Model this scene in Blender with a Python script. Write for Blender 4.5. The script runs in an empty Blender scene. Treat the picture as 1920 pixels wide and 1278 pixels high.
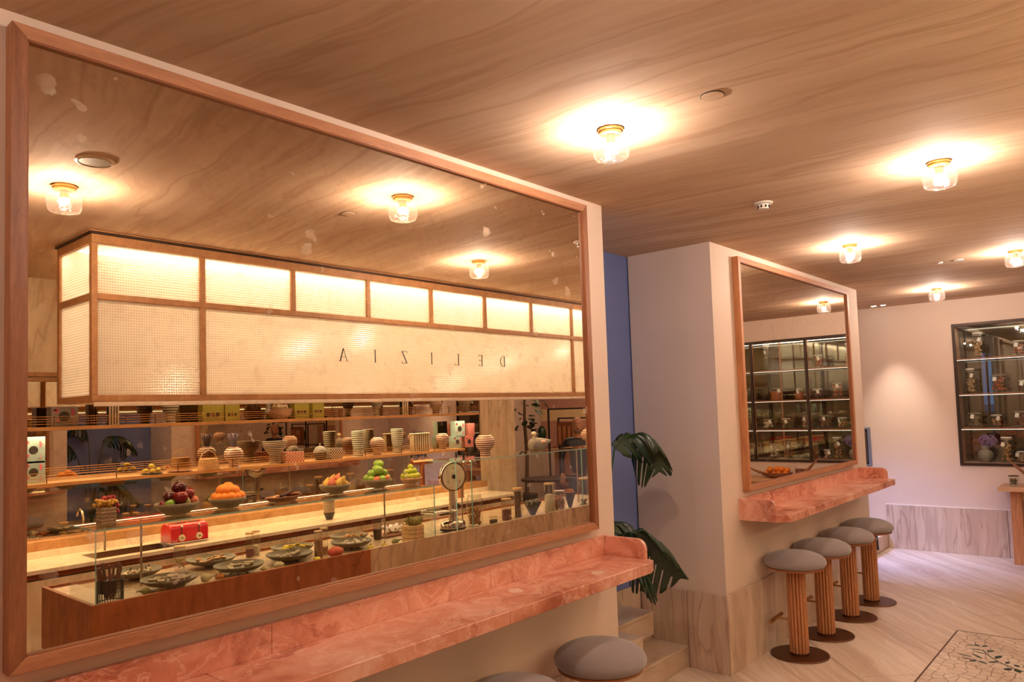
import bpy, bmesh, math, random
from mathutils import Vector, Matrix
R_ = math.radians
C = bpy.context.scene.collection
sc = bpy.context.scene
U = 1.142            # the room is drafted in units of 1.142 m; everything is scaled to metres at the end

# ------------------------------------------------------------------ camera, world, exposure
cam = bpy.data.cameras.new('camera'); co = bpy.data.objects.new('camera', cam); C.objects.link(co)
cam.sensor_width = 36; cam.lens = 26.10; cam.shift_y = 0.02674; cam.clip_start = .05
rt = Vector((0.656004, -0.754042, -0.032857)); up = Vector((-0.021176, -0.061905, 0.997857)); fw = Vector((0.754461, 0.653902, 0.056577))
mm = Matrix((rt, up, -fw)).transposed().to_4x4(); mm.translation = Vector((0, 0, 1.62 * U)); co.matrix_world = mm
sc.camera = co
w = bpy.data.worlds.new('World'); sc.world = w; w.use_nodes = True
w.node_tree.nodes['Background'].inputs[0].default_value = (1.0, .72, .55, 1); w.node_tree.nodes['Background'].inputs[1].default_value = .25
sc.view_settings.view_transform = 'Standard'; sc.view_settings.look = 'None'; sc.view_settings.exposure = 0.12; sc.view_settings.gamma = 1
sc.view_settings.use_curve_mapping = False
cy = sc.cycles
cy.max_bounces = 10; cy.glossy_bounces = 7; cy.diffuse_bounces = 4; cy.transmission_bounces = 6; cy.transparent_max_bounces = 28
cy.sample_clamp_indirect = 30; cy.caustics_reflective = False; cy.caustics_refractive = False; cy.blur_glossy = .3
WARM = (1.0, .81, .69); LAMP_W = 62.0
def light(name, kind, loc, energy, col=WARM, rot=(0, 0, 0), size=.05, sizey=None, parent=None, spot=None, blend=.5):
    l = bpy.data.lights.new(name, kind); l.energy = energy; l.color = col
    if kind == 'AREA':
        l.size = size
        if sizey: l.shape = 'RECTANGLE'; l.size_y = sizey
    else:
        l.shadow_soft_size = size
        if kind == 'POINT': l.use_soft_falloff = False
    if spot: l.spot_size = R_(spot); l.spot_blend = blend
    o = bpy.data.objects.new(name, l); C.objects.link(o); o.location = loc; o.rotation_euler = rot
    if parent: o.parent = parent
    return o
def beam(l):
    # the rippled shade throws the light mostly sideways, in soft streaks
    l.use_nodes = True; t = l.node_tree; n = t.nodes; e = n['Emission']
    tc = n.new('ShaderNodeTexCoord'); sp = n.new('ShaderNodeSeparateXYZ'); t.links.new(tc.outputs['Normal'], sp.inputs[0])
    mr = n.new('ShaderNodeMapRange'); mr.interpolation_type = 'SMOOTHSTEP'; t.links.new(sp.outputs[2], mr.inputs[0])
    for k, v in zip((1, 2, 3, 4), (-.45, .05, .30, 1.0)): mr.inputs[k].default_value = v
    at = n.new('ShaderNodeMath'); at.operation = 'ARCTAN2'; t.links.new(sp.outputs[1], at.inputs[0]); t.links.new(sp.outputs[0], at.inputs[1])
    no = n.new('ShaderNodeTexNoise'); no.noise_dimensions = '1D'; no.inputs['Scale'].default_value = 5.5; no.inputs['Detail'].default_value = 4; t.links.new(at.outputs[0], no.inputs['W'])
    m2 = n.new('ShaderNodeMapRange'); t.links.new(no.outputs[0], m2.inputs[0])
    for k, v in zip((1, 2, 3, 4), (.3, .7, .35, 1.65)): m2.inputs[k].default_value = v
    mu = n.new('ShaderNodeMath'); mu.operation = 'MULTIPLY'; t.links.new(mr.outputs[0], mu.inputs[0]); t.links.new(m2.outputs[0], mu.inputs[1]); t.links.new(mu.outputs[0], e.inputs['Strength'])
# daylight reaching the stair passage and the far recess, and an added warm fill for the lounge
light('passage_daylight', 'AREA', (2.55, 2.40, 1.9), 1.5, (.30, .48, 1.0), (0, R_(-90), 0), .9*U, .4*U)
dq = Vector((.70, -1.0, -2.0)).to_track_quat('-Z', 'Y').to_euler()
light('recess_daylight', 'AREA', (7.55, 3.0, 2.0), 14, (.34, .44, 1.0), dq, .4*U, .5*U).data.spread = R_(62)
light('lounge_fill', 'AREA', (9.4, -2.6, 2.55), 30, (1, .74, .55), (0, 0, 0), 1.6*U)
light('wall_washer', 'SPOT', (8.45, 2.12, 2.60), 120, (1, .86, .74), (R_(0), R_(-8), 0), .02, spot=52, blend=.9)

# ------------------------------------------------------------------ colour and material helpers
def S(r, g, b):
    f = lambda c: (c/255/12.92) if c/255 <= .04045 else ((c/255+.055)/1.055)**2.4
    return (f(r), f(g), f(b), 1)
class G:
    def __init__(s, name):
        s.m = bpy.data.materials.new(name); s.m.use_nodes = True; s.t = s.m.node_tree; s.n = s.t.nodes
        s.p = s.n['Principled BSDF']; s.out = s.n['Material Output']
    def add(s, typ, ins=None, **kw):
        n = s.n.new(typ)
        for k, v in kw.items(): setattr(n, k, v)
        for k, v in (ins or {}).items():
            i = n.inputs[k]
            if isinstance(v, bpy.types.NodeSocket): s.t.links.new(v, i)
            else: i.default_value = v
        return n
    def coord(s, scale=(1, 1, 1), rot=(0, 0, 0), src='Object'):
        c = s.add('ShaderNodeTexCoord'); return s.add('ShaderNodeMapping', {'Vector': c.outputs[src], 'Scale': scale, 'Rotation': rot}).outputs[0]
    def noise(s, v, scale, detail=4, dist=0, rough=.55): return s.add('ShaderNodeTexNoise', {'Vector': v, 'Scale': scale, 'Detail': detail, 'Distortion': dist, 'Roughness': rough}).outputs[0]
    def ramp(s, f, stops, interp='LINEAR'):
        n = s.add('ShaderNodeValToRGB', {'Fac': f}); r = n.color_ramp; r.interpolation = interp
        while len(r.elements) < len(stops): r.elements.new(.5)
        for e, (p, c) in zip(r.elements, stops): e.position = p; e.color = c if len(c) == 4 else (*c, 1)
        return n.outputs[0]
    def mix(s, f, a, b, mode='MIX'):
        n = s.add('ShaderNodeMix', data_type='RGBA', blend_type=mode)
        for k, v in ((0, f), (6, a), (7, b)):
            if isinstance(v, bpy.types.NodeSocket): s.t.links.new(v, n.inputs[k])
            else: n.inputs[k].default_value = v
        return n.outputs[2]
    def math(s, op, a, b=0.0, c=None):
        d = {0: a, 1: b}
        if c is not None: d[2] = c
        return s.add('ShaderNodeMath', d, operation=op).outputs[0]
    def bump(s, h, strength=.3, dist=.01): return s.add('ShaderNodeBump', {'Height': h, 'Strength': strength, 'Distance': dist}).outputs[0]
    def set(s, **kw):
        for k, v in kw.items():
            i = s.p.inputs[k.replace('_', ' ')]
            if isinstance(v, bpy.types.NodeSocket): s.t.links.new(v, i)
            else: i.default_value = v
        return s
B4 = lambda a: (a, a, a, 1)
def plain(name, col, rough=.5, metal=0, grain=0, var=.0, spec=.5, sheen=0):
    g = G(name); g.set(Roughness=rough, Metallic=metal); g.p.inputs['Specular IOR Level'].default_value = spec
    if sheen: g.p.inputs['Sheen Weight'].default_value = sheen
    c = g.coord()
    if var:
        n = g.noise(c, 9, 4); d = tuple(x*(1-var) for x in col[:3])+(1,)
        g.set(Base_Color=g.mix(n, d, col))
    else: g.set(Base_Color=col)
    if grain: g.set(Normal=g.bump(g.noise(c, 60, 3), grain, .004))
    return g.m
def stone(name, stops, stretch, rot=(0, 0, 0), scale=2.2, rough=.45, veins=None, vs=1.1, warp=.25, bump=.0):
    g = G(name); c = g.coord(); wz = g.add('ShaderNodeTexNoise', {'Vector': c, 'Scale': 1.1, 'Detail': 3}).outputs[1]
    wv = g.add('ShaderNodeVectorMath', {0: wz, 1: (-.5, -.5, -.5)}, operation='ADD').outputs[0]
    ws = g.add('ShaderNodeVectorMath', {0: wv, 'Scale': warp}, operation='SCALE').outputs[0]
    v0 = g.add('ShaderNodeVectorMath', {0: c, 1: ws}, operation='ADD').outputs[0]
    v1 = g.add('ShaderNodeMapping', {'Vector': v0, 'Rotation': rot}).outputs[0]
    v = g.add('ShaderNodeMapping', {'Vector': v1, 'Scale': stretch}).outputs[0]
    col = g.ramp(g.noise(v, scale, 7, .15, .62), stops)
    if veins:
        k = g.noise(v, vs*scale, 3, .35, .5)
        col = g.mix(g.ramp(k, [(.47, B4(0)), (.495, B4(.65)), (.51, B4(0))]), col, veins)
        k2 = g.noise(v, 3.1*scale, 2, .1, .5)
        col = g.mix(g.ramp(k2, [(.40, B4(.35)), (.47, B4(0)), (.62, B4(0)), (.7, B4(.3))]), col, veins)
    fine = g.noise(c, 45, 3)
    col = g.mix(.12, col, g.ramp(fine, [(.3, stops[0][1]), (.7, stops[-1][1])]))
    g.set(Base_Color=col, Roughness=rough)
    if rough > .8: g.p.inputs['Specular IOR Level'].default_value = .15
    if bump: g.set(Normal=g.bump(fine, bump, .003))
    return g.m
M = {}
M['plaster'] = (lambda g: g.set(Base_Color=g.mix(g.noise(g.coord(), 2.3, 4), S(210, 188, 170), S(220, 199, 182)), Roughness=.72, Normal=g.bump(g.noise(g.coord(), 14, 4), .08, .006)).m)(G('plaster'))
M['bluewall'] = plain('blue_grey_wall', S(112, 128, 184), .7, 0, .05, .06)  # blue-grey base colour of the passage wall, slightly varied
M['ceiling'] = stone('ceiling_stone', [(.25, S(190, 158, 130)), (.42, S(202, 172, 144)), (.55, S(210, 182, 154)), (.68, S(220, 194, 168)), (.8, S(204, 172, 142))], (1.7, .10, 1), (0, 0, R_(-7)), 2.8, .85, S(182, 147, 117), .8, .24)
M['floor'] = stone('floor_stone', [(.25, S(162, 136, 116)), (.42, S(194, 170, 150)), (.58, S(210, 190, 172)), (.75, S(232, 216, 202))], (.10, 1.9, 1), (0, 0, R_(-42)), 2.6, .33, S(232, 216, 200), 1.2, .25)
M['wainscot'] = stone('wainscot_stone', [(.25, S(172, 146, 124)), (.45, S(200, 174, 152)), (.6, S(216, 193, 171)), (.78, S(202, 178, 158))], (1.5, 1.5, .16), (0, 0, 0), 3.0, .35, S(158, 126, 102), 1.3, .18)
M['tread'] = stone('tread_stone', [(.25, S(168, 142, 120)), (.5, S(196, 172, 150)), (.75, S(212, 192, 172))], (.25, 1.5, 1.5), (0, 0, R_(12)), 3.2, .35, S(172, 144, 120), 1.2, .2)
M['pale_stone'] = stone('pale_travertine', [(.25, S(196, 170, 136)), (.45, S(214, 190, 156)), (.6, S(226, 205, 172)), (.8, S(206, 180, 146))], (1.2, 1.2, .2), (0, 0, 0), 3.0, .4, S(180, 150, 114), 1.2, .25)
M['counter_stone'] = stone('counter_travertine', [(.25, S(176, 140, 100)), (.45, S(196, 164, 124)), (.6, S(208, 178, 140)), (.8, S(182, 150, 112))], (1.4, 1.4, .25), (0, 0, 0), 3.4, .4, S(128, 96, 66), 1.2, .3)
M['top_stone'] = stone('worktop_stone', [(.25, S(214, 190, 160)), (.5, S(226, 206, 180)), (.75, S(236, 220, 198))], (1, 1, 1), (0, 0, 0), 4.0, .3, S(206, 180, 146), 1.2, .3)
def marble():
    g = G('rose_marble'); c = g.coord(); wz = g.add('ShaderNodeTexNoise', {'Vector': c, 'Scale': 3.0, 'Detail': 5}).outputs[1]
    ws = g.add('ShaderNodeVectorMath', {0: wz, 'Scale': .55}, operation='SCALE').outputs[0]
    v = g.add('ShaderNodeVectorMath', {0: c, 1: ws}, operation='ADD').outputs[0]
    vm = g.add('ShaderNodeMapping', {'Vector': v, 'Scale': (.55, 1, 1)}).outputs[0]
    col = g.ramp(g.noise(vm, 4.2, 9, .8, .62), [(.25, S(160, 90, 68)), (.40, S(196, 124, 98)), (.5, S(214, 146, 120)), (.62, S(226, 166, 142)), (.78, S(244, 212, 192))])
    k = g.noise(vm, 6.5, 4, 1.6, .55)
    col = g.mix(g.ramp(k, [(.46, B4(0)), (.5, B4(.55)), (.53, B4(0))]), col, S(238, 190, 166))
    col = g.mix(g.ramp(g.noise(vm, 5.0, 5, 1.2), [(.33, B4(.55)), (.42, B4(0))]), col, S(150, 66, 50))
    vo = g.add('ShaderNodeTexVoronoi', {'Vector': c, 'Scale': 3.4, 'Randomness': 1.0}).outputs['Distance']
    msk = g.math('MULTIPLY', g.ramp(g.math('ADD', vo, g.math('MULTIPLY', g.noise(c, 16, 4), .22)), [(.20, B4(1)), (.235, B4(0))]), g.ramp(g.noise(c, 1.7, 2), [(.52, B4(0)), (.58, B4(.85))]))
    col = g.mix(msk, col, S(236, 208, 186))
    g.set(Base_Color=col, Roughness=.22); return g.m
M['marble'] = marble()
def wood(name, c1, c2, stretch, rough=.45, scale=6, spec=.5):
    g = G(name); v = g.coord(stretch); n = g.noise(v, scale, 7, .4, .65)
    col = g.ramp(n, [(.3, c1), (.7, c2)]); n2 = g.noise(v, scale*6, 3)
    dark = tuple(x*.62 for x in c1[:3])+(1,)
    col = g.mix(g.ramp(n2, [(.5, B4(0)), (.72, B4(.45))]), col, dark)
    g.set(Base_Color=col, Roughness=rough, Normal=g.bump(n2, .12, .002)); g.p.inputs['Specular IOR Level'].default_value = spec; return g.m
M['oak'] = wood('orange_oak', S(170, 108, 66), S(206, 142, 94), (8, 8, .8))
M['oakx'] = wood('orange_oak_long', S(160, 106, 72), S(192, 136, 98), (.8, 8, 8))
M['darkoak'] = wood('brown_oak', S(124, 76, 46), S(160, 104, 68), (8, 8, .8))
M['shelfwood'] = wood('pale_shelf_oak', S(196, 138, 80), S(222, 168, 108), (.8, 8, 8))
M['canopywood'] = wood('canopy_oak', S(160, 108, 62), S(190, 140, 88), (2, 2, 2), .5)
M['lid'] = wood('beech_lid', S(206, 160, 104), S(226, 184, 130), (4, 4, 4), .5)
M['tablewood'] = wood('table_oak', S(192, 146, 104), S(214, 170, 128), (4, .8, 4))
def burl():
    g = G('rust_burl'); v = g.coord((5, 5, 1.2)); col = g.ramp(g.noise(v, 3, 7, .5, .6), [(.3, S(126, 64, 26)), (.55, S(156, 86, 38)), (.75, S(172, 98, 46))])
    k = g.noise(g.coord((2.4, 2.4, 3)), 2.2, 3, 1.8); col = g.mix(g.ramp(k, [(.66, B4(0)), (.69, B4(.6)), (.72, B4(0))]), col, S(52, 22, 8))
    g.set(Base_Color=col, Roughness=.5); return g.m
M['burl'] = burl()
def mirror(name, tint, flake=.22):
    g = G(name); c = g.coord()
    vo = g.add('ShaderNodeTexVoronoi', {'Vector': g.add('ShaderNodeVectorMath', {0: c, 1: g.add('ShaderNodeVectorMath', {0: g.add('ShaderNodeTexNoise', {'Vector': c, 'Scale': 30, 'Detail': 3}).outputs[1], 'Scale': .06}, operation='SCALE').outputs[0]}, operation='ADD').outputs[0], 'Scale': 9.5})
    cell = g.add('ShaderNodeSeparateColor', {0: vo.outputs['Color']}).outputs[0]
    rad = g.math('MULTIPLY', cell, .24)
    diff = g.math('SUBTRACT', rad, vo.outputs['Distance'])
    inside = g.ramp(g.math('ADD', g.math('MULTIPLY', diff, 30), .5), [(.45, B4(0)), (.6, B4(1))])
    rim = g.ramp(g.math('ADD', g.math('MULTIPLY', diff, 14), .5), [(.43, B4(0)), (.5, B4(1)), (.57, B4(0))])
    gate = g.ramp(g.noise(c, 3.0, 3), [(.40, B4(0)), (.50, B4(1))]); gate2 = g.ramp(g.noise(c, 26, 2), [(.45, B4(0)), (.55, B4(1))])
    haze = g.ramp(g.noise(c, 22, 6, 1.0), [(.5, B4(0)), (.8, B4(.16))])
    f1 = g.math('MULTIPLY', g.math('MULTIPLY', inside, gate), flake); f2 = g.math('MULTIPLY', g.math('MULTIPLY', rim, gate), g.math('MULTIPLY', gate2, flake*2.2))
    tot = g.math('MINIMUM', g.math('ADD', g.math('ADD', f1, f2), haze), .8)
    g.set(Base_Color=tint, Metallic=1.0, Roughness=.0)
    d = g.add('ShaderNodeBsdfDiffuse', {'Color': g.mix(inside, S(110, 70, 40), S(228, 205, 178))})
    mx = g.add('ShaderNodeMixShader', {0: tot, 1: g.p.outputs[0], 2: d.outputs[0]}); g.t.links.new(mx.outputs[0], g.out.inputs[0]); return g.m
M['mirror'] = mirror('antique_mirror', (.90, .80, .66, 1), .24)
M['mirror2'] = mirror('antique_mirror_clean', (.86, .78, .68, 1), .05)
M['backmirror'] = mirror('smoked_mirror', (.62, .54, .45, 1), .05)
M['nichemirror'] = mirror('grey_mirror', (.17, .17, .145, 1), .02)
def glass(name, tint=(1, 1, 1, 1), refl=1.0, rough=0.0, wav=0, wscale=20, haze=0, hz=(1, .95, .9, 1)):
    g = G(name); tr = g.add('ShaderNodeBsdfTransparent', {'Color': tint})
    nrm = {}
    if wav: nrm = {'Normal': g.bump(g.noise(g.coord(), wscale, 3, .6), wav, .02)}
    gl = g.add('ShaderNodeBsdfGlossy', {'Color': (1, 1, 1, 1), 'Roughness': rough, **nrm})
    fc = g.add('ShaderNodeLayerWeight', {'Blend': .5, **nrm}).outputs['Facing']
    fr = g.math('ADD', .04, g.math('MULTIPLY', .9, g.math('POWER', fc, 5.0)))
    f = g.math('MINIMUM', g.math('MULTIPLY', fr, refl), .95)
    mx = g.add('ShaderNodeMixShader', {0: f, 1: tr.outputs[0], 2: gl.outputs[0]}); o = mx.outputs[0]
    if haze:
        tl = g.add('ShaderNodeBsdfTranslucent', {'Color': hz}); o = g.add('ShaderNodeMixShader', {0: haze, 1: o, 2: tl.outputs[0]}).outputs[0]
    g.t.links.new(o, g.out.inputs[0]); return g.m
M['glass'] = glass('clear_glass', (.97, 1, .985, 1), 1.0)
M['jarglass'] = glass('jar_glass', (.93, .93, .90, 1), 1.7, .03)
M['lampglass'] = glass('rippled_lamp_glass', (.98, .97, .95, 1), 1.5, .05, .45, 24, .003)
M['glassedge'] = plain('green_glass_edge', S(150, 196, 180), .12)
def ribglass():
    g = G('ribbed_glass'); c = g.coord(); s3 = g.add('ShaderNodeSeparateXYZ', {0: c})
    tri = lambda sock, f: g.math('PINGPONG', g.math('MULTIPLY', sock, f), 1.0)
    hz = tri(s3.outputs[2], 140); hx = tri(g.math('ADD', s3.outputs[0], s3.outputs[1]), 150)
    h = g.math('ADD', hz, g.math('MULTIPLY', hx, .5)); nb = g.bump(h, .6, .003)
    rib = g.ramp(g.math('MULTIPLY', h, .66), [(.1, S(206, 190, 168)), (.9, S(252, 244, 230))])
    tl = g.add('ShaderNodeBsdfTranslucent', {'Color': rib, 'Normal': nb}); df = g.add('ShaderNodeBsdfDiffuse', {'Color': rib, 'Normal': nb})
    tr = g.add('ShaderNodeBsdfTransparent', {'Color': (.95, .93, .88, 1)}); gl = g.add('ShaderNodeBsdfGlossy', {'Roughness': .2, 'Normal': nb})
    a = g.add('ShaderNodeMixShader', {0: .22, 1: tl.outputs[0], 2: df.outputs[0]}).outputs[0]
    b = g.add('ShaderNodeMixShader', {0: g.math('ADD', g.math('MULTIPLY', hz, .18), .18), 1: a, 2: tr.outputs[0]}).outputs[0]
    o = g.add('ShaderNodeMixShader', {0: .08, 1: b, 2: gl.outputs[0]}).outputs[0]; g.t.links.new(o, g.out.inputs[0]); return g.m
M['rib'] = ribglass()
def emit(name, col, s):
    g = G(name); e = g.add('ShaderNodeEmission', {'Color': col, 'Strength': s}); g.t.links.new(e.outputs[0], g.out.inputs[0]); return g.m
M['bulb'] = emit('lit_bulb', (1, .86, .68, 1), 60); M['led'] = emit('led_strip', (1, .92, .80, 1), 66); M['ledcool'] = emit('led_strip_white', (1, .9, .78, 1), 2.5)
M['spotface'] = emit('lit_downlight', (1, .95, .9, 1), 12)
M['brass'] = plain('aged_brass', S(176, 130, 78), .32, 1); M['copper'] = plain('copper', S(176, 118, 88), .4, .8); M['chrome'] = plain('chrome', S(214, 206, 198), .1, 1)
M['bronze'] = plain('bronze_plate', S(104, 68, 44), .42, .85, .1); M['steel'] = plain('steel', S(190, 178, 160), .28, 1); M['black'] = plain('matt_black', S(26, 22, 20), .5)
M['darkframe'] = plain('dark_bronze_frame', S(58, 42, 32), .45, .5); M['fabric'] = plain('grey_wool', S(146, 134, 134), .95, 0, .5, .14, .1, .4)
M['seatwood'] = plain('seat_ply', S(160, 96, 58), .5, 0, 0, .2); M['white'] = plain('white_plastic', S(232, 222, 212), .4)
M['ceramic'] = plain('grey_green_ceramic', S(142, 126, 98), .5, 0, .2, .3); M['dish'] = plain('olive_grey_dish', S(118, 104, 78), .45, 0, .1, .2)
M['red'] = plain('red_enamel', S(206, 24, 34), .18); M['blackboard'] = plain('menu_black', S(20, 20, 22), .5); M['menublue'] = plain('menu_blue_frame', S(118, 120, 138), .5)
M['cream'] = plain('cream', S(232, 214, 178), .6, 0, .2, .1); M['paper'] = plain('paper_tag', S(238, 230, 216), .8)
M['leaf'] = (lambda g: g.set(Base_Color=g.ramp(g.noise(g.coord(), 7, 4), [(.3, S(10, 28, 12)), (.7, S(22, 56, 20))]), Roughness=.28).m)(G('glossy_leaf'))
M['stem'] = plain('green_stem', S(52, 74, 34), .5); M['bark'] = plain('bark', S(112, 82, 54), .8, 0, .6, .3)
def striped(name, a, b, period, duty=.5, axis=2, off=0):
    g = G(name); c = g.coord(); s3 = g.add('ShaderNodeSeparateXYZ', {0: c}).outputs[axis]
    f = g.math('GREATER_THAN', g.math('FRACT', g.math('ADD', g.math('DIVIDE', s3, period), off)), duty)
    g.set(Base_Color=g.mix(f, a, b), Roughness=.3); return g.m
M['sbrown'] = striped('brown_cream_stripes', S(232, 204, 176), S(108, 50, 34), .017)
M['sgreen'] = striped('green_cream_stripes', S(226, 218, 196), S(92, 100, 80), .019)
M['sdark'] = striped('charcoal_cream_stripes', S(222, 204, 178), S(58, 48, 44), .015)
M['svert'] = striped('black_white_bars', S(240, 226, 200), S(34, 26, 22), .016, .5, 0)
def gingham(name, a, b, s):
    g = G(name); ch = g.add('ShaderNodeTexChecker', {'Vector': g.coord(), 'Color1': a, 'Color2': b, 'Scale': s}); g.set(Base_Color=ch.outputs[0], Roughness=.6); return g.m
M['redcheck'] = gingham('red_white_check', S(206, 70, 60), S(240, 214, 198), 70); M['bwcheck'] = gingham('black_white_check', S(24, 20, 20), S(236, 222, 200), 80)
M['weave'] = (lambda g: g.set(Base_Color=g.ramp(g.add('ShaderNodeTexBrick', {'Vector': g.coord((1, 1, 1), (R_(90), 0, 0)), 'Color1': S(226, 180, 122), 'Color2': S(202, 152, 98), 'Mortar': S(132, 88, 48), 'Scale': 18}).outputs[0], [(0, S(60, 36, 18)), (1, S(240, 206, 156))]), Roughness=.7).m)(G('palm_weave'))
F = {'apple_red': (126, 22, 26), 'apple_dark': (78, 18, 22), 'apple_green': (150, 188, 70), 'orange': (246, 142, 34), 'lemon': (232, 200, 66), 'lime': (186, 196, 52), 'pear': (214, 176, 78), 'peach': (214, 120, 84),
     'grape_yellow': (224, 176, 70), 'grape_red': (170, 40, 48), 'pumpkin': (206, 122, 44), 'tomato': (204, 72, 38), 'gourd_white': (224, 206, 158), 'gourd_green': (150, 144, 80), 'choc': (54, 26, 18), 'pastry': (206, 160, 110),
     'cookie': (196, 138, 78), 'spice': (112, 30, 24), 'twig': (116, 70, 44), 'nuts': (176, 120, 66), 'rice': (226, 206, 176), 'preserve': (176, 88, 34), 'herbs': (120, 108, 66), 'purple': (120, 98, 140), 'lav': (122, 104, 112), 'skin': (196, 138, 108), 'navy': (30, 32, 44), 'jeans': (62, 74, 98), 'leather': (112, 64, 36), 'husk': (202, 176, 112), 'rose': (222, 108, 128), 'mint': (176, 206, 196), 'pinkbox': (214, 138, 128), 'yellowgreen': (196, 190, 84), 'terracotta': (206, 164, 138), 'darkclay': (58, 50, 46), 'cloth': (232, 218, 204), 'yband': (226, 196, 150), 'pband': (190, 140, 122), 'greyclay': (150, 140, 126), 'greenglass': (96, 104, 78), 'wicker': (140, 84, 52), 'hair': (150, 124, 104), 'lip': (160, 92, 80)}
for k, v in F.items(): M[k] = plain(k, S(*v), .22 if k.startswith(('apple', 'grape')) else .55, 0, .15 if k in ('orange', 'lemon', 'lime') else 0, .22)

# ------------------------------------------------------------------ mesh builder
class B:
    def __init__(s): s.v = []; s.f = []
    def add(s, vs, fs):
        o = len(s.v); s.v += [tuple(v) for v in vs]; s.f += [tuple(i+o for i in f) for f in fs]; return s
    def box(s, x0, x1, y0, y1, z0, z1):
        return s.add([(x, y, z) for x in (x0, x1) for y in (y0, y1) for z in (z0, z1)], [(0, 1, 3, 2), (4, 6, 7, 5), (0, 4, 5, 1), (2, 3, 7, 6), (0, 2, 6, 4), (1, 5, 7, 3)])
    def lathe(s, prof, seg=20, c=(0, 0, 0), sx=1, sy=1, wob=0, rib=None):
        vs = []; fs = []; n = len(prof)
        for i, (r, z) in enumerate(prof):
            for k in range(seg):
                a = 2*math.pi*k/seg; q = r*(1+(rib[1]*abs(math.cos(a*rib[0]/2)) if rib else 0)); vs.append((c[0]+q*sx*math.cos(a), c[1]+q*sy*math.sin(a), c[2]+z))
        for i in range(n-1):
            for k in range(seg): fs.append((i*seg+k, i*seg+(k+1) % seg, (i+1)*seg+(k+1) % seg, (i+1)*seg+k))
        if prof[0][0] > 1e-4 and not getattr(s, 'open', 0): fs.append(tuple(range(seg))[::-1])
        if prof[-1][0] > 1e-4 and not getattr(s, 'open', 0): fs.append(tuple((n-1)*seg+k for k in range(seg)))
        return s.add(vs, fs)
    def ring(s, prof, seg=20, c=(0, 0, 0), sx=1, sy=1):
        o = getattr(s, 'open', 0); s.open = 1; s.lathe(list(prof)+[prof[0]], seg, c, sx, sy); s.open = o; return s
    def cyl(s, r, z0, z1, seg=20, c=(0, 0, 0), r2=None): return s.lathe([(r, z0), (r if r2 is None else r2, z1)], seg, c)
    def sph(s, c, r, seg=12, rings=8):
        if not hasattr(r, '__len__'): r = (r, r, r)
        vs = []; fs = []
        for i in range(rings+1):
            t = math.pi*i/rings
            for k in range(seg):
                a = 2*math.pi*k/seg; vs.append((c[0]+r[0]*math.sin(t)*math.cos(a), c[1]+r[1]*math.sin(t)*math.sin(a), c[2]-r[2]*math.cos(t)))
        for i in range(rings):
            for k in range(seg): fs.append((i*seg+k, i*seg+(k+1) % seg, (i+1)*seg+(k+1) % seg, (i+1)*seg+k))
        return s.add(vs, fs)
    def tube(s, pts, r, seg=6):
        pts = [Vector(p) for p in pts]; vs = []; fs = []; n = len(pts)
        for i, p in enumerate(pts):
            d = (pts[min(i+1, n-1)]-pts[max(i-1, 0)]).normalized(); a = d.orthogonal().normalized() if i == 0 else (a-d*a.dot(d)).normalized(); b = d.cross(a)
            rr = r[i] if hasattr(r, '__len__') else r
            for k in range(seg):
                t = 2*math.pi*k/seg; vs.append(p+(a*math.cos(t)+b*math.sin(t))*rr)
        for i in range(n-1):
            for k in range(seg): fs.append((i*seg+k, i*seg+(k+1) % seg, (i+1)*seg+(k+1) % seg, (i+1)*seg+k))
        fs += [tuple(range(seg))[::-1], tuple((n-1)*seg+k for k in range(seg))]
        return s.add(vs, fs)
    def prism(s, poly, z0, z1, ax='z'):
        n = len(poly); m = {'z': lambda a, b, c: (a, b, c), 'y': lambda a, b, c: (a, c, b), 'x': lambda a, b, c: (c, a, b)}[ax]
        vs = [m(a, b, z0) for a, b in poly]+[m(a, b, z1) for a, b in poly]
        return s.add(vs, [tuple(range(n))[::-1], tuple(range(n, 2*n))]+[(i, (i+1) % n, n+(i+1) % n, n+i) for i in range(n)])
def obj(name, b, mat, parent=None, loc=(0, 0, 0), rot=(0, 0, 0), bev=0, sm=True, ang=38, sub=0, mats=None):
    me = bpy.data.meshes.new(name); me.from_pydata(b.v, [], b.f); me.validate(); 
    bm = bmesh.new(); bm.from_mesh(me); bmesh.ops.remove_doubles(bm, verts=bm.verts, dist=1e-6)
    bmesh.ops.recalc_face_normals(bm, faces=bm.faces); bm.to_mesh(me); bm.free()
    me.materials.append(M[mat] if isinstance(mat, str) else mat)
    if sm:
        me.polygons.foreach_set('use_smooth', [True]*len(me.polygons)); me.set_sharp_from_angle(angle=R_(ang))
    o = bpy.data.objects.new(name, me); C.objects.link(o); o.location = loc; o.rotation_euler = rot
    if parent: o.parent = parent
    if bev:
        m = o.modifiers.new('bevel', 'BEVEL'); m.width = bev; m.segments = 2; m.limit_method = 'ANGLE'
    if sub: m = o.modifiers.new('sub', 'SUBSURF'); m.levels = m.render_levels = sub
    return o
def tag(o, label, cat, group=None, kind=None):
    o['label'] = label; o['category'] = cat
    if group: o['group'] = group
    if kind: o['kind'] = kind
    return o
def thing(name, label, cat, loc=(0, 0, 0), rot=0, group=None):
    o = bpy.data.objects.new(name, None); C.objects.link(o); o.location = loc; o.rotation_euler = (0, 0, rot); o.empty_display_size = .05
    return tag(o, label, cat, group)
def struct(o): o['kind'] = 'structure'; return o
def dup(o, loc, label=None, rot=None, parent=None):
    kids = [c for c in C.objects if c.parent == o]
    c = o.copy(); C.objects.link(c)
    if parent: c.parent = parent
    else:
        c.location = loc
        if rot is not None: c.rotation_euler = (0, 0, rot)
        if label: c['label'] = label
    for k in kids: dup(k, None, parent=c)
    return c
rnd = random.Random(4)

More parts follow.
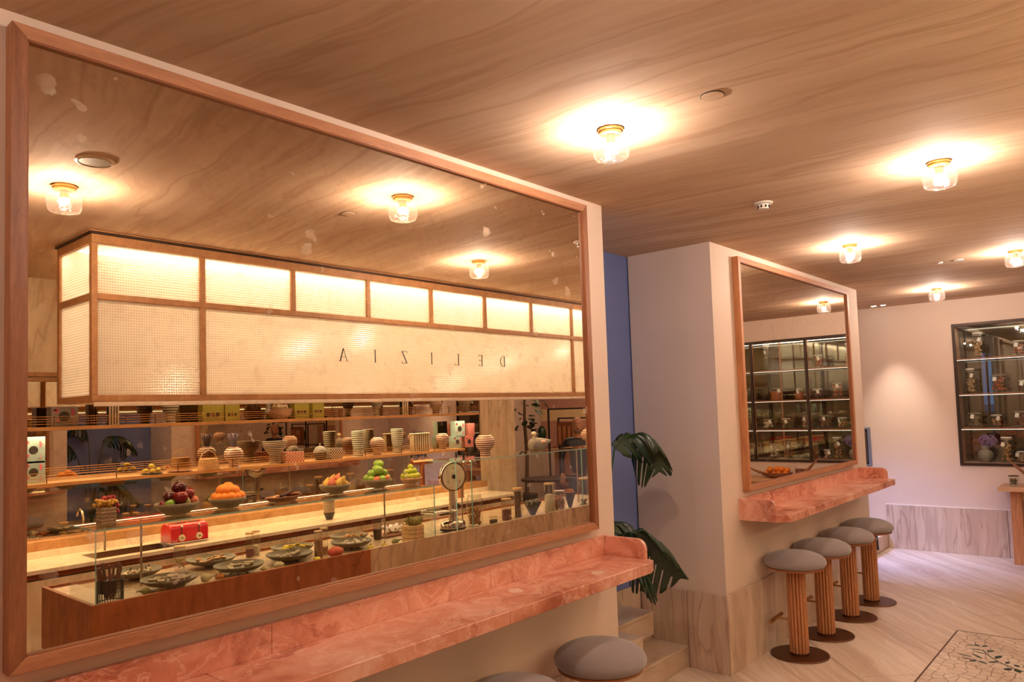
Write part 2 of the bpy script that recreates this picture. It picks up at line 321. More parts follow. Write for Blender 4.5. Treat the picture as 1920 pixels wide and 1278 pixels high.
# ------------------------------------------------------------------ the room shell
YW, ZC, YM = 2.03, 2.62, 2.0
struct(obj('ceiling', B().box(-1.5, 11.3, -5.1, 3.5, ZC, ZC+.1), 'ceiling', sm=False))
fl = struct(obj('floor', B().box(-1.5, 11.3, -5.1, 3.5, -.12, -.004), 'floor', sm=False))
struct(obj('wall_left', B().box(-1.4, 3.06, YW, 2.15, 0, ZC), 'plaster', sm=False))
struct(obj('wall_pillar', B().box(4.24, 7.2, YW, 2.62, 0, ZC), 'plaster', sm=False))
struct(obj('wall_passage', B().box(1.7, 4.30, 2.63, 2.8, 0, ZC), 'bluewall', sm=False))
struct(obj('wall_passage_end', B().box(1.6, 1.7, 2.15, 2.8, 0, ZC), 'plaster', sm=False))
struct(obj('wall_recess', B().box(7.1, 8.83, 3.35, 3.45, 0, ZC).box(7.1, 7.2, 2.62, 3.35, 0, ZC), 'plaster', sm=False))
NY0, NY1, NZ0, NZ1 = -.43, 1.58, .904, 2.364
wf = B().box(8.83, 9.16, -1.0, NY0, 0, ZC).box(8.83, 9.16, NY1, 3.45, 0, ZC).box(8.83, 9.16, NY0, NY1, 0, NZ0).box(8.83, 9.16, NY0, NY1, NZ1, ZC).box(9.13, 9.18, NY0, NY1, NZ0, NZ1)
struct(obj('wall_far', wf, 'plaster', sm=False))
struct(obj('wall_near', B().box(-1.5, -1.4, -5.1, 3.5, 0, ZC), 'plaster', sm=False))
struct(obj('wall_back', B().box(-1.4, 5.96, -1.80, -1.672, 0, ZC), 'pale_stone', sm=False))
pw = struct(obj('wall_pier', B().box(5.96, 6.54, -1.9, -1.68, 0, ZC), 'pale_stone', sm=False))
for a, b in ((5.965, 6.10), (6.104, 6.262), (6.266, 6.40), (6.404, 6.54)): obj('stone_slab', B().box(a, b, -1.68, -1.655, 0, ZC), 'pale_stone', pw, bev=.002)
struct(obj('wall_lounge', B().box(11.1, 11.2, -5, 3.4, 0, ZC).box(-1.4, 11.1, -5.1, -5, 0, ZC).box(9.16, 11.1, -.95, -.9, 0, ZC), 'plaster', sm=False))
for z0, z1, m_ in ((2.1, 2.3, 'yband'), (1.62, 2.1, 'pband'), (1.40, 1.62, 'yband'), (.9, 1.40, 'pband')):
    struct(obj('trim_%d' % (int(z0*10)), B().box(11.07, 11.1, -4.9, -1.0, z0, z1), m_, sm=False))
# floor tiles laid on the diagonal, clipped to the part of the floor in view
def clip(poly, ax, val, keep_less):
    out = []
    for i, p in enumerate(poly):
        q = poly[(i+1) % len(poly)]; a = (p[ax] <= val) == keep_less or p[ax] == val; b = (q[ax] <= val) == keep_less or q[ax] == val
        if a: out.append(p)
        if a != b:
            t = (val-p[ax])/(q[ax]-p[ax]); out.append((p[0]+(q[0]-p[0])*t, p[1]+(q[1]-p[1])*t))
    return out
ca, sa = math.cos(R_(42)), math.sin(R_(42))
for i in range(-3, 14):
    for j in range(-8, 7):
        u0 = i*1.10+(j % 2)*.55; v0 = j*.72+.12; g_ = .0018
        poly = [(u0+g_, v0+g_), (u0+1.10-g_, v0+g_), (u0+1.10-g_, v0+.72-g_), (u0+g_, v0+.72-g_)]
        poly = [(u*ca-v*sa, u*sa+v*ca) for u, v in poly]
        for ax, val, kl in ((0, 2.7, False), (0, 8.83, True), (1, 0.1, False), (1, 2.30, True)):
            if len(poly) > 2: poly = clip(poly, ax, val, kl)
        if len(poly) > 2: obj('floor_tile', B().prism(poly, -.02, 0), 'floor', fl, sm=False)
# stone skirting: slabs proud of the plaster
def slabs(name, spans, y0, y1, z1, ax='x'):
    p = None
    for k, (a, b) in enumerate(spans):
        bb = B().box(a+.0018, b-.0018, y0, y1, 0, z1) if ax == 'x' else B().box(y0, y1, a+.0018, b-.0018, 0, z1)
        if p is None: p = struct(obj(name, bb, 'wainscot', bev=.002))
        else: obj('stone_slab', bb, 'wainscot', p, bev=.002)
slabs('baseboard_left', [(-1.4, -.2), (-.2, .9), (.9, 2.0), (2.0, 3.07)], YW-.014, YW, .47)
slabs('baseboard_pillar', [(4.226, 4.68), (4.68, 5.11), (5.11, 5.6), (5.6, 6.1), (6.1, 6.65), (6.65, 7.21)], YW-.014, YW, .47)
slabs('baseboard_pillar_side', [(YW-.012, 2.289), (2.289, 2.54), (2.54, 2.617)], 4.226, 4.24, .47, 'y')
slabs('baseboard_passage', [(3.2, 3.7), (3.7, 4.226)], 2.617, 2.63, .47)
slabs('baseboard_far', [(-1.0, .1), (.1, 1.2), (1.2, 2.31)], 8.812, 8.83, .467, 'y')
struct(obj('trim_ledge', B().box(8.816, 8.83, -1.0, 2.31, .468, .474), 'white', sm=False))  # white strip stands for the light along the wainscot's top edge
pl = thing('stone_plinth', 'low lit stone step at the foot of the recess beyond the far ledge', 'step', (8.0, 2.8, 0))
obj('riser', B().box(-.8, .815, -.49, .5, 0, .15), 'wainscot', pl, bev=.002); obj('tread', B().box(-.8, .815, -.495, .5, .15, .165), 'top_stone', pl, bev=.002)
st = thing('staircase', 'pale stone stairs turning left behind the big mirror wall', 'stairs', (3.65, 2.3, 0))
for nm, x0, x1, y0, y1, z0, z1 in (('step', -.585, .576, -.005, .24, 0, .133), ('step', -.585, .576,   .24, .315, 0, .258), ('step', -1.6, .28, .05, .315, .262, .40), ('step', -1.6, -.15, -.14, .315, 0, .39), ('step', -1.9, -.55, -.14, .315, .39, .52)):
    s_ = obj(nm, B().box(x0, x1, y0+.006, y1, z0, z1-.018), 'tread', st, bev=.001)
    obj('nosing', B().box(x0, x1, y0, y1, z1-.018, z1), 'tread', s_, bev=.002)
# windows that light the passage and recess (out of sight of the camera)
wn = struct(obj('window_1', B().box(1.70, 1.72, 2.2, 2.62, 1.3, 2.3), emit('daylight_pane', (.35, .5, 1, 1), .4), sm=False))
# ------------------------------------------------------------------ framed mirrors
def framed(name, label, x0, x1, z0, z1, mat, wood_, w_=.034):
    t = thing(name, label, 'mirror', ((x0+x1)/2, YM-.015, z0)); L = (x1-x0)/2; H = z1-z0; y0, y1 = 0, YW-YM+.015
    bo = B().prism([(-L, 0), (L, 0), (L-w_, w_), (-L+w_, w_)], y0, y1, 'y'); obj('frame_rail', bo, 'oakx', t, bev=.0015)
    bo = B().prism([(-L, H), (L, H), (L-w_, H-w_), (-L+w_, H-w_)], y0, y1, 'y'); obj('frame_rail', bo, 'oakx', t, bev=.0015)
    for s_ in (-1, 1):
        bo = B().prism([(s_*L, 0), (s_*L, H), (s_*(L-w_), H-w_), (s_*(L-w_), w_)], y0, y1, 'y'); obj('frame_stile', bo, wood_, t, bev=.0015)
    obj('mirror_glass', B().box(-L+w_-.002, L-w_+.002, .015, .022, w_-.002, H-w_+.002), mat, t, sm=False)
    bo = B()
    for a, b, c_, d in ((-L+w_, L-w_, w_, w_+.003), (-L+w_, L-w_, H-w_-.003, H-w_), (-L+w_, -L+w_+.003, w_, H-w_), (L-w_-.003, L-w_, w_, H-w_)): bo.box(a, b, .004, .0148, c_, d)
    obj('inner_fillet', bo, 'seatwood', t, sm=False)
    return t
framed('framed_mirror', 'big oak framed antiqued mirror above the long pink marble ledge', .530, 2.870, 1.060, 2.578, 'mirror', 'darkoak')
framed('framed_mirror', 'smaller oak framed mirror on the pillar above the short pink ledge', 4.545, 6.80, 1.062, 2.566, 'mirror2', 'oak')
# ------------------------------------------------------------------ rose marble ledges
def ledge(label, x0, x1, yf, ztop, joints, jback):
    t = thing('marble_ledge', label, 'ledge', (x0, YW, ztop-.048)); L = x1-x0; d = YW-yf; ch = .075; th = .048
    xs = [0]+joints+[L]
    for i in range(len(xs)-1):
        a, b = xs[i]+(.0006 if i else 0), xs[i+1]-(.0006 if i < len(xs)-2 else 0)
        p = [(a, 0), (b, 0)]
        p += [(b, -d+ch*.9), (b-ch*.25, -d+ch*.25), (b-ch, -d)] if (i == len(xs)-2 and jback) else ([(b, -d+ch), (b-ch, -d)] if i == len(xs)-2 else [(b, -d)])
        p += [(a+ch, -d), (a, -d+ch)] if i == 0 else [(a, -d)]
        obj('top_slab', B().prism(p[::-1], 0, th), 'marble', t, bev=.003)
    xs = [.022]+[j+.2 for j in joints]+[L-.022]
    for i in range(len(xs)-1): obj('back_upstand', B().box(xs[i]+.0005, xs[i+1]-.0005, -.022, 0, th, th+.087), 'marble', t, bev=.0015)
    for x in (0, L-.022):
        r = .045; p = [(0, th if x else 0), (-.235, th if x else 0), (-.235, th+.087-r)]+[(-.235+r-r*math.cos(R_(a)), th+.087-r+r*math.sin(R_(a))) for a in (15, 30, 45, 60, 75, 90)]+[(0, th+.087)]
        obj('end_upstand', B().prism(p, x-(.001 if x == 0 else 0), x+.022, 'x'), 'marble', t, bev=.0015)
    return t
ledge('long pink marble ledge under the big mirror', .1, 2.968, 1.735, .930, [.9, 1.85], True)
ledge('short pink marble ledge above the row of four stools', 4.472, 6.965, 1.722, .935, [.85, 1.7], False)
# ------------------------------------------------------------------ fluted bar stools
def stool(label, x, y, rot):
    t = thing('bar_stool', label, 'stool', (x, y, 0), rot, 'bar stools at the marble ledges')
    obj('base_plate', B().lathe([(0, 0), (.178, 0), (.18, .004), (.176, .009), (0, .010)], 40), 'bronze', t)
    n = 16; pr = []
    for k in range(n):
        a = 2*math.pi*k/n
        for q, rr in ((-.49, .0440), (-.36, .0545), (-.2, .0580), (0, .0590), (.2, .0580), (.36, .0545)):
            b = a+q*2*math.pi/n; pr.append((rr*math.cos(b), rr*math.sin(b)))
    obj('fluted_column', B().prism(pr, .010, .545), 'oak', t, ang=28)
    obj('collar', B().cyl(.060, .0101, .020, 36), 'bronze', t)
    obj('seat_board', B().lathe([(0, .545), (.155, .545), (.176, .552), (.178, .560), (.17, .565), (0, .565)], 36), 'seatwood', t)
    obj('seat_cushion', B().lathe([(0, .562), (.150, .562), (.178, .566), (.189, .580), (.191, .594), (.184, .612), (.163, .630), (.125, .646), (.07, .656), (0, .660)], 40), 'fabric', t, ang=80)
    fr = obj('footrest_arm', B().tube([(0, .05, .215), (0, .135, .215)], .007, 8), 'brass', t)
    obj('footrest_bar', B().tube([(-.115, .138, .215), (.115, .138, .215)], .012, 12), 'brass', fr)
    return t
s0 = stool('grey topped oak bar stool nearest the stair opening, in front of the pillar', 4.835, 1.832, R_(4))
for i, (x, lab) in enumerate(((5.345, 'second grey topped oak bar stool from the stair opening under the short ledge'), (5.89, 'third grey topped oak bar stool from the stair opening under the short ledge'), (6.42, 'farthest grey topped oak bar stool, at the far end of the short ledge'), (2.57, 'near grey topped oak bar stool under the right end of the long ledge'), (2.03, 'grey topped oak bar stool cut off by the bottom edge, left of the near one'), (1.5, 'grey topped oak bar stool under the long ledge, below the frame'))):
    dup(s0, (x, 1.832 if i < 3 else 1.80, 0), lab, R_(rnd.uniform(-5, 5)))
# ------------------------------------------------------------------ ceiling lamps
def lamp(label, x, y):
    t = thing('ceiling_lamp', label, 'lamp', (x, y, ZC), rnd.uniform(0, 6), 'rippled glass ceiling lamps')
    obj('brass_ring', B().lathe([(0, 0), (.046, 0), (.046, -.010), (.040, -.012), (.040, -.020), (.032, -.022), (0, -.022)][::-1], 32), 'brass', t)
    jb = B(); jb.open = 1
    pr = [(.036, -.018), (.050, -.024), (.060, -.036), (.066, -.054), (.0665, -.078), (.064, -.098), (.056, -.110), (.035, -.115), (.0, -.116)]
    jb.lathe(pr, 32, rib=None); obj('glass_shade', jb, 'lampglass', t, ang=80)
    obj('lamp_holder', B().cyl(.017, -.055, -.02, 16), 'brass', t)
    obj('bulb', B().sph((0, 0, -.062), (.016, .016, .014), 12, 8), 'bulb', t)
    beam(light('lamp_light', 'POINT', (0, 0, -.062), LAMP_W, WARM, parent=t, size=.021).data)
    return t
l0 = lamp('round glass ceiling lamp nearest the camera, above the gap by the big mirror', 2.235, 1.43)
for x, y, lab in ((5.06, 1.45, 'round glass ceiling lamp in front of the smaller mirror'), (7.77, 1.49, 'farthest round glass ceiling lamp, near the far wall'), (-.56, 1.43, 'round glass ceiling lamp over the entrance, behind the camera'), (3.57, .645, 'large round glass ceiling lamp at the right, high in the picture'), (6.21, .69, 'round glass ceiling lamp cut by the right edge of the picture'), (1.10, .60, 'round glass ceiling lamp reflected at the left end of the big mirror'), (7.2, -.95, 'added round glass ceiling lamp lighting the man by the lounge'), (9.6, -3.2, 'round glass ceiling lamp deep in the lounge')):  # the lamp over the lounge is added to light the man
    dup(l0, (x, y, ZC), lab, rnd.uniform(0, 6))
def disc(name, label, cat, x, y, r, parts):
    t = thing(name, label, cat, (x, y, ZC))
    for nm, pr, m_ in parts: obj(nm, B().lathe([(a*r, b) for a, b in pr], 32), m_, t)
    return t
disc('ceiling_speaker', 'round ceiling speaker grille reflected beside the left lamp', 'speaker', 1.075, 1.0, .068, [('bezel', [(0, 0), (1, 0), (1, -.004), (.86, -.008), (.84, -.004), (0, -.004)][::-1], 'pale_stone'), ('grille', [(0, -.002), (.84, -.002), (.8, -.006), (0, -.006)][::-1], 'ceramic')])
disc('sprinkler_cover', 'flat round cover plate on the ceiling right of the nearest lamp', 'cover', 2.23, 1.032, .036, [('plate', [(0, 0), (1, 0), (1, -.004), (0, -.005)][::-1], 'ceiling'), ('rim', [(1.0, 0), (1.07, 0), (1.07, -.002), (1.0, -.002)][::-1], 'black')])
disc('sprinkler_cover', 'small round cover plate on the ceiling near the farther lamps', 'cover', 6.275, 1.048, .034, [('plate', [(0, 0), (1, 0), (1, -.004), (0, -.005)][::-1], 'white')])
disc('sprinkler_cover', 'tiny white ceiling disc beside the far cover plate', 'cover', 6.27, 1.165, .018, [('plate', [(0, 0), (1, 0), (.8, -.008), (0, -.01)][::-1], 'white')])
sd = disc('smoke_detector', 'white smoke detector on the ceiling between the mirrors', 'detector', 3.63, 1.437, .045, [('base', [(0, 0), (1, 0), (1, -.006), (.7, -.010), (0, -.010)][::-1], 'white'), ('sensor_head', [(0, -.010), (.62, -.010), (.55, -.032), (0, -.034)][::-1], 'white')])
bo = B()
for k in range(8):
    a = k*math.pi/4; bo.lathe([(0, 0), (.0045, 0), (.0045, .012), (0, .012)], 6, (.0265*math.cos(a), .0265*math.sin(a), -.027))
obj('vent_slot', bo, 'black', sd)
for k, (x, y) in enumerate(((8.62, 2.262), (8.62, 2.168))):
    t = disc('downlight', ('small square lit downlight over the far wall, left one' if k == 0 else 'small square lit downlight over the far wall, right one'), 'downlight', x, y, .03, [('trim_ring', [(0, 0), (1, 0), (1, -.003), (0, -.003)][::-1], 'white'), ('lit_face', [(0, -.003), (.8, -.003), (.8, -.005), (0, -.005)][::-1], 'spotface')])
# ------------------------------------------------------------------ floor mosaic with an olive branch
mo = thing('floor_mosaic', 'crazed stone mosaic panel with an olive branch set in the floor', 'mosaic', (4.6, .3, 0))
obj('mortar_bed', B().box(0, 1.335, 0, .85, 0, .001), 'bark', mo, sm=False)
obj('border_strip', B().box(1.327, 1.335, 0, .85, .001, .004), 'bronze', mo, sm=False); obj('border_strip', B().box(0, 1.327, .842, .85, .001, .004), 'bronze', mo, sm=False)
X0, Y0_, n1, n2 = 1.325, .84, 20, 14
pts = [((i+.5+rnd.uniform(-.42, .42))*X0/n1, (j+.5+rnd.uniform(-.42, .42))*Y0_/n2) for i in range(n1) for j in range(n2)]
for k, p in enumerate(pts):
    poly = [(0, 0), (X0, 0), (X0, Y0_), (0, Y0_)]
    for q in pts:
        dx, dy = q[0]-p[0], q[1]-p[1]; d2 = dx*dx+dy*dy
        if q is p or d2 > .06: continue
        mid = .5-.0018/math.sqrt(d2); out = []
        f = lambda a: (a[0]-p[0])*dx+(a[1]-p[1])*dy-mid*d2
        for i in range(len(poly)):
            a, b = poly[i], poly[(i+1) % len(poly)]; fa, fb = f(a), f(b)
            if fa <= 0: out.append(a)
            if fa*fb < 0: t_ = fa/(fa-fb); out.append((a[0]+(b[0]-a[0])*t_, a[1]+(b[1]-a[1])*t_))
        poly = out
        if len(poly) < 3: break
    if len(poly) > 2: obj('mosaic_tile', B().prism(poly, .001, .0035), 'floor', mo, sm=False)
def on_floor(pts_, z0=.0035, z1=.0048): return B().prism(pts_, z0, z1)
stem = [(1.06, .56), (.93, .545), (.80, .50), (.70, .47), (.60, .42), (.5, .40)]
LV = [((5.621, 1.043), (5.633, 0.98), 0.006), ((5.671, 1.002), (5.624, 0.967), 0.012), ((5.632, 0.954), (5.676, 0.93), 0.013), ((5.551, 1.007), (5.55, 0.935), 0.006), ((5.504, 0.978), (5.488, 0.914), 0.006), ((5.535, 0.915), (5.587, 0.882), 0.014), ((5.41, 1.05), (5.376, 0.968), 0.006), ((5.329, 1.014), (5.33, 0.964), 0.008), ((5.445, 0.976), (5.375, 0.914), 0.01), ((5.282, 0.965), (5.334, 0.939), 0.014), ((5.322, 0.929), (5.286, 0.874), 0.01), ((5.323, 0.874), (5.371, 0.832), 0.012), ((5.424, 0.855), (5.502, 0.832), 0.016), ((5.382, 0.797), (5.375, 0.774), 0.02), ((5.228, 0.783), (5.278, 0.75), 0.018), ((5.338, 0.745), (5.36, 0.724), 0.018), ((5.279, 0.734), (5.228, 0.703), 0.018)]
lo = lambda x, y: (x-4.6, y-.3)
for (a, b, w_) in LV:
    a, b = Vector(lo(*a)), Vector(lo(*b)); d = b-a; n = Vector((-d.y, d.x)).normalized()*w_
    obj('olive_leaf', on_floor([tuple(a), tuple(a+d*.25+n*.8), tuple(a+d*.55+n), tuple(a+d*.85+n*.6), tuple(b), tuple(a+d*.85-n*.6), tuple(a+d*.55-n), tuple(a+d*.25-n*.8)]), 'leaf', mo, sm=False)
SP = [(5.564, 0.94), (5.504, 0.916), (5.442, 0.882), (5.392, 0.844), (5.342, 0.804), (5.304, 0.761), (5.256, 0.688)]
bo = B()
for a, b in zip(SP, SP[1:]):
    a, b = Vector(lo(*a)), Vector(lo(*b)); n = Vector((a.y-b.y, b.x-a.x)).normalized()*.004
    bo.prism([tuple(a-n), tuple(b-n), tuple(b+n), tuple(a+n)], .0034, .0046)
obj('branch_stem', bo, 'leaf', mo, sm=False)
# ------------------------------------------------------------------ split leaved plant in the passage
def split_leaf(pl, pts_, W, side, droop, lobes=7, twist=0):
    P = [Vector(p) for p in pts_]
    def at(t):
        n = len(P)-1; i = min(int(t*n), n-1); f = t*n-i
        p0, p1, p2, p3 = P[max(i-1, 0)], P[i], P[i+1], P[min(i+2, n)]
        return .5*((2*p1)+(p2-p0)*f+(2*p0-5*p1+4*p2-p3)*f*f+(3*p1-p0-3*p2+p3)*f**3)
    b = B(); N = 84; K = 7; sd_ = Vector(side).normalized()
    for s_ in (-1, 1):
        vs = []; fs = []
        for i in range(N+1):
            t = i/N; m = at(t); d = (at(min(t+.01, 1))-at(max(t-.01, 0))).normalized(); lat = (sd_-d*sd_.dot(d)).normalized()*s_
            env = W*(math.sin(math.pi*min(1, t*.93+.07))**.6)
            ph = (t*lobes) % 1; cut = 1 if .16 < ph < .86 or t < .08 else .40
            wd = env*cut*(1-.10*abs(ph-.5))
            for k in range(K):
                q = k/(K-1); o = lat*wd*q*.92+d*wd*q*.55; vs.append(m+o+Vector((0, 0, -droop*(wd*q)**2/W+.10*wd*math.sin(q*math.pi))))
        for i in range(N):
            for k in range(K-1): fs.append((i*K+k, i*K+k+1, (i+1)*K+k+1, (i+1)*K+k))
        b.add(vs, fs)
    o = obj('leaf_blade', b, 'leaf', pl, ang=80); m = o.modifiers.new('thickness', 'SOLIDIFY'); m.thickness = .0018
    obj('midrib', B().tube([at(i/10)+Vector((0, 0, .003)) for i in range(11)], [.0045*(1-i/12) for i in range(11)], 6), 'stem', o)
pt = thing('philodendron', 'glossy dark green split leaved plant hanging into the stair opening', 'plant', (3.45, 2.42, .258))
obj('pot', B().lathe([(0, 0), (.07, 0), (.09, .13), (.095, .15), (.085, .15), (.08, .13), (0, .125)], 24), 'darkclay', pt)
def stemto(p, q): obj('stem', B().tube([(0, 0, .14), tuple(Vector(q)*.5+Vector((0, 0, .22))), q], [.008, .007, .005], 6), 'stem', pt)
for pts_, W, sdv, dr, lb in [([(3.546, 2.33, 1.38), (3.604, 2.3, 1.44), (3.682, 2.27, 1.46), (3.763, 2.24, 1.407), (3.817, 2.22, 1.318), (3.823, 2.21, 1.235)], 0.125, (-0.75, 0.65, -0.1), 1.3, 9), ([(3.574, 2.3, 0.911), (3.606, 2.24, 0.911), (3.706, 2.2, 0.841), (3.794, 2.17, 0.733), (3.902, 2.15, 0.616)], 0.14, (-0.6, 0.7, 0), 1.3, 8), ([(3.503, 2.4, 0.958), (3.609, 2.38, 0.966), (3.687, 2.36, 0.92), (3.765, 2.34, 0.849)], 0.11, (-0.7, 0.7, 0), 1.2, 5), ([(3.514, 2.34, 0.887), (3.553, 2.28, 0.828), (3.62, 2.24, 0.732), (3.703, 2.22, 0.616)], 0.12, (0.5, 0.8, 0), 1.5, 7), ([(3.3, 2.45, 1.25), (3.2, 2.4, 1.38), (3.08, 2.35, 1.4), (2.96, 2.3, 1.28)], 0.14, (0.3, 0.9, 0), 1.5, 7), ([(3.45, 2.5, 1.4), (3.42, 2.5, 1.55), (3.3, 2.48, 1.62), (3.18, 2.45, 1.5)], 0.13, (0.3, 0.9, 0), 1.5, 7)]:
    pts_ = [(x-3.45, y-2.42, z-.258) for x, y, z in pts_]
    stemto(None, pts_[0]); split_leaf(pt, pts_, W, sdv, dr, lb)

# ------------------------------------------------------------------ service counter with glass display (seen in the mirror)
YF = -.08; ZT = .714
ct = thing('display_counter', 'long service counter with rust wood front and travertine front, opposite the mirror', 'counter', (1.446, YF, 0))
L = 5.1
def cbox(nm, x0, x1, y0, y1, z0, z1, m_, bev=.0015, par=None): return obj(nm, B().box(x0-1.446, x1-1.446, y0-YF, y1-YF, z0, z1), m_, par or ct, bev=bev)
cbox('wood_front', 1.446, 3.187, YF-.022, YF, .375, ZT, 'burl'); cbox('wood_end', 1.446, 1.468, YF-.74, YF-.022, .375, ZT, 'burl')
for a, b in ((3.188, 4.1), (4.101, 5.0), (5.001, 5.9), (5.901, 6.546)): cbox('stone_front', a, b, YF-.022, YF, .02, ZT+.003, 'counter_stone')
cbox('rear_rail', 1.468, 6.546, YF-.74, YF-.722, .375, ZT, 'burl')
cbox('deck', 1.468, 6.546, YF-.722, YF-.022, .66, .695, 'counter_stone'); cbox('deck_end_slab', 1.468, 1.62, YF-.72, YF-.023, .695, .699, 'top_stone')
cbox('base', 1.7, 6.5, YF-.7, YF-.12, 0, .66, 'pale_stone')
def gcase(label, x0, x1, y0, y1, z0, z1, posts):
    t = thing('glass_display_case', label, 'glass case', (x0, y1, z0)); W, D, H = x1-x0, y1-y0, z1-z0; e = .0035
    ft = obj('front_pane', B().box(0, W, -2*e, 0, 0, H-2*e), 'glass', t, sm=False); obj('pane_edge', B().box(-.001, .0015, -2*e-.0008, .0008, 0, H-2*e).box(W-.0015, W+.001, -2*e-.0008, .0008, 0, H-2*e), 'glassedge', ft, sm=False)
    obj('top_pane', B().box(0, W, -D, 0, H-2*e, H), 'glass', t, sm=False)
    obj('top_edge', B().box(-.001, W+.001, 0, .0012, H-2*e, H).box(-.0014, 0, -D, 0, H-2*e, H), 'glassedge', t, sm=False)
    for x in (0, W-2*e): obj('side_pane', B().box(x, x+2*e, -D, -2*e, 0, H-2*e), 'glass', t, sm=False)
    for x in posts: obj('glass_joint', B().box(x-x0-.0015, x-x0+.0015, -2*e, .0008, 0, H-2*e), 'glassedge', t, sm=False)
    for x in (.36, W-.2): obj('rear_post', B().cyl(.006, 0, H-2*e, 10, (x, -D+.03, 0)), 'steel', t)
gcase('low glass display case with fruit bowls on its top', 1.466, 3.79, -.45, YF-.004, .6955, 1.086, [])
gcase('taller glass display case with striped vases and a bird on its top', 4.02, 6.2, -.42, YF-.004, .6955, 1.245, [4.19, 5.66])
# back worktop, mirror and shelves
wt = thing('back_worktop', 'pale stone worktop running along the mirrored back wall', 'worktop', (1.0, -1.115, 0))
def wbox(nm, x0, x1, y0, y1, z0, z1, m_, bev=.0015, par=None): return obj(nm, B().box(x0-1, x1-1, y0+1.115, y1+1.115, z0, z1), m_, par or wt, bev=bev)
for a, b in ((-.2, 1.86), (2.38, 4.2), (4.201, 5.96)): wbox('top_slab', a, b, -1.56, -1.115, .735, .76, 'top_stone')
wbox('top_slab', 1.861, 2.379, -1.19, -1.115, .735, .76, 'top_stone'); wbox('top_slab', 1.861, 2.379, -1.56, -1.45, .735, .76, 'top_stone')
for a, b in ((-.2, 2.2), (2.201, 4.1), (4.101, 5.96)): wbox('upstand', a, b, -1.60, -1.56, .735, .805, 'top_stone')
wbox('carcass', -.2, 5.96, -1.56, -1.18, .0, .70, 'pale_stone')
for k in range(9):
    a = -.15+k*.68; wbox('cabinet_door', a, a+.675, -1.18, -1.145, .06, .690, 'pale_stone')
wbox('shadow_gap', -.2, 5.96, -1.17, -1.15, .70, .735, 'burl')
sk = thing('sink', 'dark steel sink sunk in the back worktop left of the toaster', 'sink', (2.12, -1.32, .76))
obj('basin', B().box(-.25, .25, -.125, .125, -.14, -.135).box(-.255, -.25, -.13, .13, -.14, -.002).box(.25, .255, -.13, .13, -.14, -.002).box(-.25, .25, .125, .13, -.14, -.002).box(-.25, .25, -.13, -.125, -.14, -.002), 'bronze', sk)
obj('tap', B().tube([(-.1, -.15, 0), (-.1, -.15, .2), (-.1, -.13, .235), (-.1, -.09, .25), (-.1, -.05, .235), (-.1, -.035, .2)], .008, 10), 'steel', sk)
bm_ = thing('back_mirror', 'long smoked mirror behind the shelves over the back worktop', 'mirror', (1.0, -1.668, .80))
obj('mirror_glass', B().box(-.6, 2.5, -.002, .002, .066, 1.118).box(2.501, 4.955, -.002, .002, .066, 1.118), 'backmirror', bm_, sm=False)
obj('bottom_rail', B().box(-.6, 4.955, .003, .10, 0, .066), 'canopywood', bm_, bev=.002)
for z0, z1 in ((1.118, 1.145), (1.152, 1.18)): obj('top_rail', B().box(-.6, 4.955, -.002, .02, z0, z1), 'canopywood', bm_, bev=.002)
def shelf(label, z, x0, x1):
    t = thing('wall_shelf', label, 'shelf', (x0, -1.38, z)); W = x1-x0
    obj('board', B().box(0, W, -.285, 0, -.022, 0), 'shelfwood', t, bev=.002)
    for k in range(4): obj('rail_rod', B().tube([(0, -.004, .018+k*.016), (W, -.004, .018+k*.016)], .0022, 6), 'brass', t)
    n = int(W/.42)
    for k in range(n+1): obj('rail_post', B().cyl(.003, 0, .07, 8, (min(max(k*W/n, .004), W-.004), -.004, 0)), 'bronze', t)
    obj('light_strip', B().box(.02, W-.02, -.05, -.035, -.0245, -.022), 'white', t, sm=False)
    return t
ZL, ZU = 1.252, 1.612
shelf('lower pale oak shelf with rod rail and lavender vases', ZL, .8, 5.4339); shelf('upper pale oak shelf with rod rail, just under the canopy', ZU, .8, 5.6626)
# canopy of ribbed glass
cp = thing('glass_canopy', 'lit ribbed glass canopy with oak mullions and dark lettering over the counter', 'canopy', (1.446, YF, 1.735))
H, D, fw_ = .865, .50, .030; X1 = 5.0
def cb(nm, x0, x1, y0, y1, z0, z1, m_='canopywood', par=None, bev=.002): return obj(nm, B().box(x0, x1, y0, y1, z0, z1), m_, par or cp, bev=bev)
for y0, y1 in ((-.035, 0), (-D, -D+.035)):
    cb('bottom_rail', 0, X1, y0, y1, 0, .034); cb('middle_rail', fw_, X1, y0, y1, .527, .560); cb('top_rail', 0, X1, y0, y1, H-.045, H)
    cb('corner_post', 0, fw_, y0, y1, .034, H-.045)
    for k in range(8):
        x = .588+.592*k-.016
        cb('mullion', x, x+.032, y0, y1, .56, H-.045)
        if k in (0, 6): cb('mullion', x, x+.032, y0, y1, .034, .527)
    yg = y1-.018 if y1 == 0 else y0+.018; xs = [fw_]+[.588+.592*k for k in range(8)]
    for a, b in zip(xs, xs[1:]+[X1]):
        if b > a: cb('glass_pane', a, b, yg-.003, yg+.003, .56, H-.045, 'rib', bev=0)
    for a, b in ((fw_, .572), (.604, 4.124), (4.156, X1)): cb('glass_pane', a, b, yg-.003, yg+.003, .034, .527, 'rib', bev=0)
for x in (0, X1-.03):
    for z0, z1 in ((0, .034), (.527, .56), (H-.045, H)): cb('side_rail', x, x+.03, -D+.035, -.035, z0, z1)
    for z0, z1 in ((.034, .527), (.56, H-.045)): cb('glass_pane', x+.012, x+.018, -D+.035, -.035, z0, z1, 'rib', bev=0)
cb('dark_shadow_gap', -.01, X1, -D-.01, .008, H, H+.012, 'darkframe'); cb('cornice', -.012, X1+.012, -D-.012, .012, H+.012, H+.019, 'canopywood')
